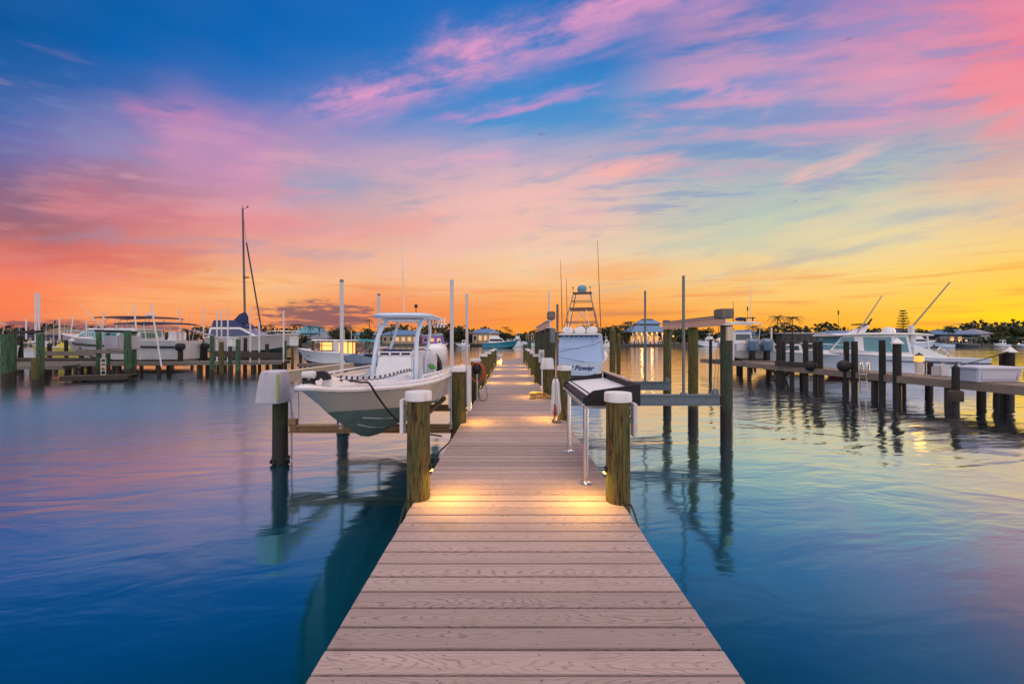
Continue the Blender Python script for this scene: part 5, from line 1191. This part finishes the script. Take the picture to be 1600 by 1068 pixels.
def leafmat(name, col, var=.5):
    mt, b = newmat(name); o = ocoord(); g = E.T.nodes.new('ShaderNodeNewGeometry')
    r_ = E(g.outputs['Random Per Island']); n_ = noise(o, 1.8, 3, .5)
    c_ = mixc(r_, tuple(v*(1-var) for v in col), tuple(v*(1+var) for v in col)); c_ = mixc(smooth(n_, .4, .65)*.5, c_, (col[0]*1.7, col[1]*1.5, col[2]*.9))
    link(c_, b.inputs['Base Color']); b.inputs['Roughness'].default_value = .75; return mt
LEAF = [leafmat('foliage_dark', (.022,.034,.012)), leafmat('foliage_olive', (.045,.055,.018)), leafmat('foliage_green', (.030,.055,.018))]
BARK = pm('bark', (.06,.045,.032), .9, var=.4, scale=6, bmp=.3)
def crown_mesh(kind, n=760):
    m = MB(); rnd = random.Random(kind*31+5); bl = []
    for k in range(9 if kind != 2 else 6):
        a = rnd.uniform(0, 6.28); q = rnd.uniform(.15, .68)
        bl.append((Vector((q*math.cos(a), q*math.sin(a), rnd.uniform(-.45, .55))), rnd.uniform(.28, .48)))
    bl.append((Vector((0, 0, .15)), .55))
    for k in range(n):
        c, r = rnd.choice(bl); d = Vector((rnd.gauss(0,1), rnd.gauss(0,1), rnd.gauss(0,1))).normalized()*r*rnd.uniform(.55, 1.08)
        p = c+d; nrm = (d.normalized()+Vector((rnd.uniform(-.8,.8), rnd.uniform(-.8,.8), rnd.uniform(-.6,.9)))).normalized()
        t1 = nrm.orthogonal().normalized(); t2 = nrm.cross(t1); s = rnd.uniform(.05, .13)
        m.quad(p+t1*s, p+t2*s*.8, p-t1*s*.9, p-t2*s)
    return m
CROWN = []
for k in range(4):
    o = part('crown', crown_mesh(k), LEAF[k % 3], smooth=0, fix=False); CROWN.append(o.data); bpy.data.objects.remove(o)
def trunk_mb(h, r, limbs=4):
    m = MB(); m.tube([(0,0,-.3), (.04*h,0,h*.35), (0,.03*h,h*.75)], r, 7, r*.5)
    for k in range(limbs):
        a = k*2.1; m.tube([(.03*h,0,h*(.38+.07*k)), (h*.22*math.cos(a), h*.22*math.sin(a), h*(.62+.06*k))], r*.5, 5, r*.2)
    return m
TRUNKM = part('trunk', trunk_mb(1, .035), BARK); tk = TRUNKM.data; bpy.data.objects.remove(TRUNKM)
def inst(name, me, parent, loc, scl, rz=0):
    o = bpy.data.objects.new(name, me); COL.objects.link(o); o.parent = parent; o.location = loc; o.scale = scl; o.rotation_euler = (0,0,rz); return o
TREES = [(86,519,26,160),(104,517,34,165),(128,516,40,160),(150,518,30,170),(218,518,30,165),(243,519,36,165),(268,520,34,160),(296,521,30,170),(432,517,24,175),(472,520,22,158),(446,514,26,190),
 (521,511,28,160),(537,508,36,158),(553,519,20,162),(571,509,30,153.5),(589,521,22,165),(606,518,24,185),(626,515,30,186),(648,514,30,186),(670,516,30,186),(690,517,26,180),(707,509,34,153.5),(722,504,36,155),(738,517,24,160),(800,520,22,158),(818,519,24,160),(840,521,26,158),(786,519,18,157),
 (944,510,30,156),(962,507,34,158),(981,512,24,160),(1047,514,24,156),(1062,512,36,155),(1085,508,44,156),(1106,511,30,158),(1142,520,22,160),(1172,513,28,165),(1192,512,28,160),(1210,516,24,165),(1254,519,26,170),(1286,517,40,172),(1312,515,40,180),(1350,516,44,176),(1386,515,34,180),(1424,516,30,176),(1444,512,36,160),(1466,509,40,162),(1490,512,36,164),(1512,516,30,170),
 (1536,513,46,165),(1560,507,60,162),(1588,506,64,163),(1618,507,70,160),(1556,524,50,154),(1592,526,60,153.5),(1524,522,36,155)]
rt = random.Random(3)
for k, (px, ty, w, d) in enumerate(sorted(TREES)):
    d += 2.5; x = X(px, d); h = Zz(ty, d)-.8; wr = w/2/F*d
    t = thing('tree', '%s broad leafy tree from the left along the far shore, %s' % (ordn(k+1), 'tall and wide' if w > 38 else 'round and dark' if k % 2 else 'bushy'), 'tree', (x, d, .8), 0, 'leafy trees on the far shore')
    inst('trunk', tk, t, (0,0,0), (h*.9,h*.9,h*.8), rt.uniform(0,6))
    ch_ = min(h*.52, max(wr*.95, h*.40)); inst('crown', CROWN[rt.randrange(4)], t, (0,0,h-ch_*.98), (wr*1.08, wr*.9, ch_), rt.uniform(0,6))
# a wood far behind
m = MB(); rw = random.Random(9)
for k in range(11000):
    px = rw.uniform(-60, 1680); d = rw.uniform(215, 290); hh = 7.8+2.2*math.sin(px*.021)+1.3*math.sin(px*.083+1)+(2.0 if px > 1480 else 0)
    p = Vector((X(px, d), d, 1.0+hh*rw.random()**.8)); s = rw.uniform(.7, 1.5)
    n_ = Vector((rw.gauss(0,1), rw.gauss(0,1), rw.gauss(0,1))).normalized(); t1 = n_.orthogonal().normalized(); t2 = n_.cross(t1)
    m.quad(p+t1*s, p+t2*s*.7, p-t1*s, p-t2*s*.8)
w_ = part('woodland', m, LEAF[0], smooth=0, fix=False); tag(w_, 'dark low woodland closing the horizon behind the far shore', 'woodland', kind='stuff')
# palms
def palm_crown(seed):
    m = MB(); r_ = random.Random(seed)
    for k in range(14):
        a = k*2.4+r_.uniform(-.2,.2); up = r_.uniform(-.15, .95); L = r_.uniform(.85, 1.1); pts = []
        for j in range(8):
            f = j/7; rr = L*f*(1-.12*f); z = up*f*.62-.75*f*f*(1.0-.3*up)
            pts.append(Vector((rr*math.cos(a), rr*math.sin(a), z)))
        sd = Vector((-math.sin(a), math.cos(a), 0))
        for j in range(1, 8):
            p0, p1 = pts[j-1], pts[j]; wd = .14*math.sin(math.pi*(.15+.8*j/8))
            for sg in (-1, 1):
                for q in (0, .5):
                    b = p0+(p1-p0)*q; b2 = p0+(p1-p0)*(q+.36); tip = b2+sd*sg*wd+(p1-p0)*.5+Vector((0,0,-.09))
                    m.quad(b, b2, tip)
        m.tube(pts, .012, 3, .004)
    m.ball((0,0,-.03), (.07,.07,.09), 6, 4)
    return m
PALM = leafmat('palm_fronds', (.020,.030,.012)); PC = []
for k in range(3):
    o = part('crown', palm_crown(k), PALM, smooth=0, fix=False); PC.append(o.data); bpy.data.objects.remove(o)
o = part('trunk', MB().tube([(0,0,-.05), (.03,0,.3), (.02,.01,.7), (.0,0,1)], .022, 7, .014), BARK); pt_ = o.data; bpy.data.objects.remove(o)
PALMS = [(414,506,15),(424,505,14),(461,504,16),(470,505,15),(485,506,18),(499,508,16),(550,515,15),(577,497,12),(612,505,16),(662,507,14),(676,511,14),(692,513,13),(790,509,12),(797,513,12),(838,513,9),(980,499,22),(968,506,14),(1177,506,20),(1187,510,18),(1215,490,24),(1226,500,24),(1238,491,26),(1250,511,8),(1294,508,16),(1368,513,12),(1420,513,12),(1482,507,12)]
for k, (px, ty, w) in enumerate(sorted(PALMS)):
    d = 157+rt.uniform(-2, 4); x = X(px, d); h = Zz(ty, d)-.8; r = w*1.18/2/F*d; hz = h-r*.35
    t = thing('palm_tree', '%s palm tree from the left along the far shore, %s' % (ordn(k+1), 'standing tall above the roofs' if ty < 502 else 'dark against the glow'), 'palm tree', (x, d, .8), 0, 'palm trees on the far shore')
    inst('trunk', pt_, t, (0,0,0), (h*.9, h*.9, hz), rt.uniform(0,6)); inst('crown', PC[k % 3], t, (0,0,hz), (r*1.1, r*1.1, r*1.05), rt.uniform(0,6))
# norfolk pine
d = 158; px = 1411; h = Zz(485, d)-.8; t = thing('pine_tree', 'slender tiered pine rising behind the dark blue roofed house', 'pine tree', (X(px, d), d, .8))
m = MB(); m.tube([(0,0,0), (0,0,h)], .22, 7, .05); part('trunk', m, BARK, t, local=True)
m = MB(); rp = random.Random(4)
for j in range(9):
    z = h*(.36+.62*j/8); L = 2.1*(1-.55*j/8)
    for k in range(9):
        a = k*.7+j*.35
        for q in range(5):
            f = (q+1)/5; p = Vector((L*f*math.cos(a), L*f*math.sin(a), z+.25*f)); s = .38
            n_ = Vector((rp.gauss(0,.5), rp.gauss(0,.5), 1)).normalized(); t1 = n_.orthogonal().normalized(); t2 = n_.cross(t1); m.quad(p+t1*s, p+t2*s, p-t1*s, p-t2*s)
part('crown', m, LEAF[0], t, smooth=0, local=True, fix=False)
# houses
BLUER = pm('blue_metal_roof', (.10,.21,.36), .5, .2, var=.15, scale=1, st=(1,1,1)); TEALR = pm('teal_metal_roof', (.10,.28,.36), .5, .2, var=.15, scale=1)
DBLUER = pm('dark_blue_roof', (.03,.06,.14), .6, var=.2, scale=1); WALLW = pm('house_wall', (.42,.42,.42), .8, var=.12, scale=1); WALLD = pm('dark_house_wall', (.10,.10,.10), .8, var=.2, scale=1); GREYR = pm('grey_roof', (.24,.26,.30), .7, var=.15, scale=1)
LITW = pm('lit_window', (.8,.5,.2), .5, emit=(1,.48,.12), es=.55); DARKWIN = pm('dark_window', (.02,.025,.03), .1)
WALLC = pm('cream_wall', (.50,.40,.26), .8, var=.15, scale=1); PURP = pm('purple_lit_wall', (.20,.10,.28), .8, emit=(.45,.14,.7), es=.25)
def house(label, x0, x1, d, ye, yr, roof, wall, lit=3, dark=2, name='house', hip=.5, dep=9, yb=540, over=.7, winy=None):
    a, b = X(x0, d), X(x1, d); zb_ = .8; ze, zr = Zz(ye, d), Zz(yr, d); t = thing(name, label, 'house', ((a+b)/2, d+dep/2, zb_))
    m = MB(); m.box((a, d, zb_), (b, d+dep, ze)); part('wall', m, wall, t, bevel=.03)
    m = MB(); hx_ = (b-a)*hip*.5; z0_ = ze+.003
    m.loft([[(a-over, d-over, z0_-.12), (b+over, d-over, z0_-.12), (b+over, d+dep+over, z0_-.12), (a-over, d+dep+over, z0_-.12)], [(a-over, d-over, z0_+.06), (b+over, d-over, z0_+.06), (b+over, d+dep+over, z0_+.06), (a-over, d+dep+over, z0_+.06)],
            [(a+hx_, d+dep*.46, zr), (b-hx_, d+dep*.46, zr), (b-hx_, d+dep*.54, zr), (a+hx_, d+dep*.54, zr)]]); part('roof', m, roof, t)
    n = lit+dark
    for k in range(n):
        w = (b-a)/n; x = a+w*(k+.5); hh = (ze-zb_)
        f = MB(); f.box((x-w*.30, d-.08, zb_+hh*.30), (x+w*.30, d-.03, zb_+hh*.78)); wn = part('window', f, WHITE if wall is not WALLD else WALLD, t)
        f = MB(); f.box((x-w*.25, d-.11, zb_+hh*.34), (x+w*.25, d-.081, zb_+hh*.74)); part('pane', f, LITW if (k*7+lit) % n < lit else DARKWIN, wn)
    m = MB(); m.box((a-.4, d-1.6, zb_), (b+.4, d-.0, zb_+.25)); part('terrace', m, SEAW, t)
    return t
house('teal roofed house among palms behind the pilothouse boat', 459, 498, 166, 520, 508, TEALR, TEALR, 1, 3)
house('small pale gabled house right of the teal roofed one', 484, 511, 158, 528, 519, GREYR, WALLW, 0, 3, hip=.9)
house('pale house with one amber window left of the round tree', 553, 581, 160, 523, 517, TEALR, WALLW, 1, 2)
house('long blue roofed house with glowing windows seen under the hardtop of the lifted boat', 597, 654, 160, 523, 515, BLUER, WALLC, 4, 2)
house('low building lit violet right of the long blue roofed house', 660, 701, 158, 525, 520, GREYR, PURP, 2, 2)
house('blue roofed house with amber arches behind the teal yacht', 738, 779, 160, 520, 513, BLUER, WALLC, 4, 1)
house('blue roofed house behind the raised boat with blue grey outboards', 1152, 1194, 162, 523, 515, BLUER, WALLW, 1, 3)
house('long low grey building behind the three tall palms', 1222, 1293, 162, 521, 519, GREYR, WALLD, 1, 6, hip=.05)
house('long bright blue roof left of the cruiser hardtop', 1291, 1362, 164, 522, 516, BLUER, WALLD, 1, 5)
house('dark blue roofed house with white gables below the tiered pine', 1396, 1433, 160, 522, 512, DBLUER, WALLW, 0, 4)
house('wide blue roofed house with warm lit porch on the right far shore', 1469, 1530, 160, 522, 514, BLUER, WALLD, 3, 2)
house('little white gabled house beside the wooded rise at the right', 1532, 1548, 162, 521, 513, GREYR, WALLW, 0, 2, hip=.9)
house('pale teal roofed house cut by the right edge of the photo', 1584, 1616, 158, 530, 526, TEALR, WALLW, 1, 2)
THATCH = pm('thatch', (.20,.14,.09), .95, var=.4, scale=3, bmp=.5)
h_ = house('brown thatched hut behind the far left green pilings', 66, 97, 75, 523, 510, THATCH, WALLD, 0, 2, name='hut', dep=4, hip=.75)
# pavilion
d = 154; t = thing('pavilion', 'large waterfront pavilion with two tiered blue roof glowing amber inside', 'pavilion', (X(1013,d), d+6, .8))
def tier(x0, x1, ye, yr, hip, over, y0, y1):
    a, b = X(x0, d), X(x1, d); ze, zr = Zz(ye, d), Zz(yr, d); hx_ = (b-a)*hip*.5; yc = (y0+y1)/2; q = (y1-y0)*(1-hip)*.5
    m = MB(); m.loft([[(a, y0, ze-.15), (b, y0, ze-.15), (b, y1, ze-.15), (a, y1, ze-.15)], [(a, y0, ze), (b, y0, ze), (b, y1, ze), (a, y1, ze)], [(a+hx_, yc-q, zr), (b-hx_, yc-q, zr), (b-hx_, yc+q, zr), (a+hx_, yc+q, zr)]]); return m
part('roof', tier(984, 1046, 518, 508, .45, 0, d-1, d+13), BLUER, t); part('roof', tier(1000, 1038, 505, 499, .45, 0, d+2.5, d+9.5), BLUER, t)
m = MB(); m.box((X(1003,d), d+3, Zz(509,d)), (X(1035,d), d+9, Zz(504.8,d))); part('clerestory', m, DARKWIN, t)
m = MB(); m.box((X(1011,d), d+4.5, Zz(499,d)), (X(1027,d), d+7.5, Zz(497,d))); part('ridge_cap', m, DBLUER, t, bevel=.05)
for k in range(8):
    px = 988+k*54/7; m = MB(); m.tube([(X(px,d), d-.4, .8), (X(px,d), d-.4, Zz(518,d)-.1)], .16, 7); part('column', m, WHITE, t)
m = MB(); m.box((X(992,d), d+8, .8), (X(1040,d), d+8.3, Zz(520,d))); part('back_wall', m, WALLC, t)
for k in range(6):
    px = 997+k*8; m = MB(); m.ball((X(px,d), d+1.5, Zz(519.8+.8*(k % 2),d)), .38, 10, 6); part('ceiling_lamp', m, AMBER, t)
for k in range(5):
    px = 995+k*10; m = MB(); m.box((X(px,d), d+7.85, 1.6), (X(px+6,d), d+7.95, 4.0)); part('lit_window', m, LITW, t)
m = MB(); m.box((X(984,d), d-1.2, 2.0), (X(1046,d), d-1.1, 2.1)); m.box((X(984,d), d-1.2, 1.4), (X(1046,d), d-1.1, 1.46))
for k in range(26): m.box((X(984+k*62/25,d)-.05, d-1.22, .85), (X(984+k*62/25,d)+.05, d-1.08, 2.0))
part('balustrade', m, WHITE, t)
for k, (px, dd) in enumerate(((1006,153.2),(1022,153.0),(1046,152.8))):
    ld = bpy.data.lights.new('pavilion_light', 'POINT'); ld.energy = 380; ld.color = (1,.55,.18); ld.shadow_soft_size = .4
    lo = bpy.data.objects.new('pavilion_light', ld); COL.objects.link(lo); lo.location = (X(px,dd), dd+2, 4.2)
# lamps on the far shore
for k, (px, py, d, lab) in enumerate(((1052,525,152.5,'glowing amber lamp right of the pavilion'), (1488,530.5,151,'amber lamp on the far shore right of the dark canopied boat'), (1499,533,151,'low amber lamp further right on the far shore'), (669,535,151,'bright white lamp at the water below the violet lit building'), (1510,532,151.5,'small lamp at the foot of the wooded rise'), (1592,537,151.5,'small lamp near the right edge of the far shore'))):
    p = PT(px, py, d); t = thing('shore_lamp', lab, 'lamp', (p.x, d, .8)); m = MB(); m.tube([(p.x, d, .3), (p.x, d, p.z-.2)], .06, 6); part('post', m, BLACK, t)
    m = MB(); m.ball(p, .30, 10, 6); part('globe', m, AMBER if k != 3 else pm('white_lamp', (.9,.85,.7), .5, emit=(1,.85,.6), es=2.0), t)
# far docks with posts
for x0, x1, lab in ((690,760,'far dock on posts left of the teal yacht'), (965,1052,'far dock on posts in front of the pavilion'), (1420,1530,'far dock on posts behind the white yachts at the right'), (1200,1290,'far dock on posts before the low grey building')):
    d = 149.5; t = thing('dock', lab, 'dock', (X((x0+x1)/2,d), d, .9)); m = MB(); m.box((X(x0,d), d-.8, .8), (X(x1,d), d+.8, .95)); part('deck', m, GREYW, t)
    n = int((x1-x0)/6)
    for k in range(n+1):
        xx = X(x0+(x1-x0)*k/n, d); m = MB(); m.tube([(xx, d-.9, -.3), (xx, d-.9, 2.0+.5*(k % 2))], .15, 6); part('post', m, DARKW, t)
# far boats
def farboat(label, px0, px1, d, ytop, hullm, bow=-1, kind='fly', name='motor_yacht', fb=None):
    L = abs(X(px1,d)-X(px0,d)); stern = px1 if bow < 0 else px0; H_ = Zz(ytop, d); fb = fb or min(1.7, H_*.32)
    t = thing(name, label, 'boat', (X(stern,d), d, 0), R(90 if bow < 0 else -90)); add_hull(t, L, min(4.6, L*.34), fb, fb*.55, hullm, DBOT, z0=.05)
    w = min(4.6, L*.34)*.40; z1 = fb
    if kind == 'fly':
        cabinbox(t, L*.18, L*.66, w, z1, z1+(H_-z1)*.45, L*.13, WHITE, DARKWIN); cabinbox(t, L*.24, L*.5, w*.8, z1+(H_-z1)*.45+.004, z1+(H_-z1)*.68, L*.06, WHITE, None, name='flybridge')
        canopy(t, L*.2, L*.46, w*.8, H_-.1, WHITE, zb=z1+(H_-z1)*.6, n=2); stick(t, (0, L*.3, H_-.1), (0, L*.27, H_+1.5), .05)
        railing(t, L, w*2.4, fb+fb*.3, L*.6, .6)
    elif kind == 'cov':
        canopy(t, L*.08, L*.7, w, H_, GREYR, zb=z1, n=4, th=.15); cabinbox(t, L*.2, L*.62, w*.8, z1, z1+(H_-z1)*.55, .5, DARKWIN, None)
    else:
        cabinbox(t, L*.3, L*.6, w, z1, H_, L*.1, WHITE, DARKWIN)
    return t
YT = pm('teal_hull', (.03,.20,.26), .25, coat=.4)
farboat('sport yacht with teal hull and white tower moored off the far shore', 754, 810, 118, 519, YT, 1)
farboat('white flybridge yacht just right of the teal hulled one', 792, 818, 140, 520, WHITE, -1)
farboat('white boat with dark canopy right of the flybridge yacht', 815, 836, 138, 523, WHITE, -1, 'cov')
farboat('white flybridge boat half hidden behind the tall green dock pilings', 834, 866, 134, 521, WHITE, -1)
farboat('little white boat at the far shore left of the teal yacht', 712, 734, 147, 531, WHITE, -1, 'cab', 'motor_boat')
farboat('small white boat moored below the violet lit building', 678, 700, 147, 531, WHITE, 1, 'cab', 'motor_boat')
farboat('white boat peeking out right of the sport fishing boat bow', 942, 957, 125, 526, WHITE, 1, 'fly', 'motor_boat')
farboat('white flybridge yacht seen under the beam of the empty lift', 1088, 1120, 146, 521, WHITE, -1)
farboat('long white flybridge yacht just right of the cruiser hardtop', 1416, 1462, 122, 520, SFW, 1)
farboat('white boat with teal canopy between the long yacht and the dark canopied boat', 1458, 1488, 124, 527, SFW, -1, 'cov')
farboat('dark canopied houseboat with pale pillars on the right far shore', 1486, 1524, 125, 528, pm('dark_hull', (.03,.035,.05), .4), -1, 'cov')
farboat('low white boat at the foot of the wooded rise', 1552, 1576, 146, 531, WHITE, -1, 'cab', 'motor_boat')
farboat('pale boat cut by the right edge on the far shore', 1588, 1612, 140, 533, SFW, -1, 'cab', 'motor_boat')
for px, y0, lab in ((1168, 478, 'tall thin radio mast above the roofs right of the empty lift'), (1176, 494, 'shorter radio mast right beside the tall thin one'), (1310, 484, 'thin radio mast left of the cruiser outriggers')):
    d = 175; m = MB(); p = PT(px, y0, d); m.tube([(p.x, d, 1), p], .10, 5, .05); m.tube([(p.x, d, p.z-2), (p.x, d, p.z-.3)], .25, 6)
    solo('radio_mast', lab, 'mast', m, BLACK, (p.x, d, 1))
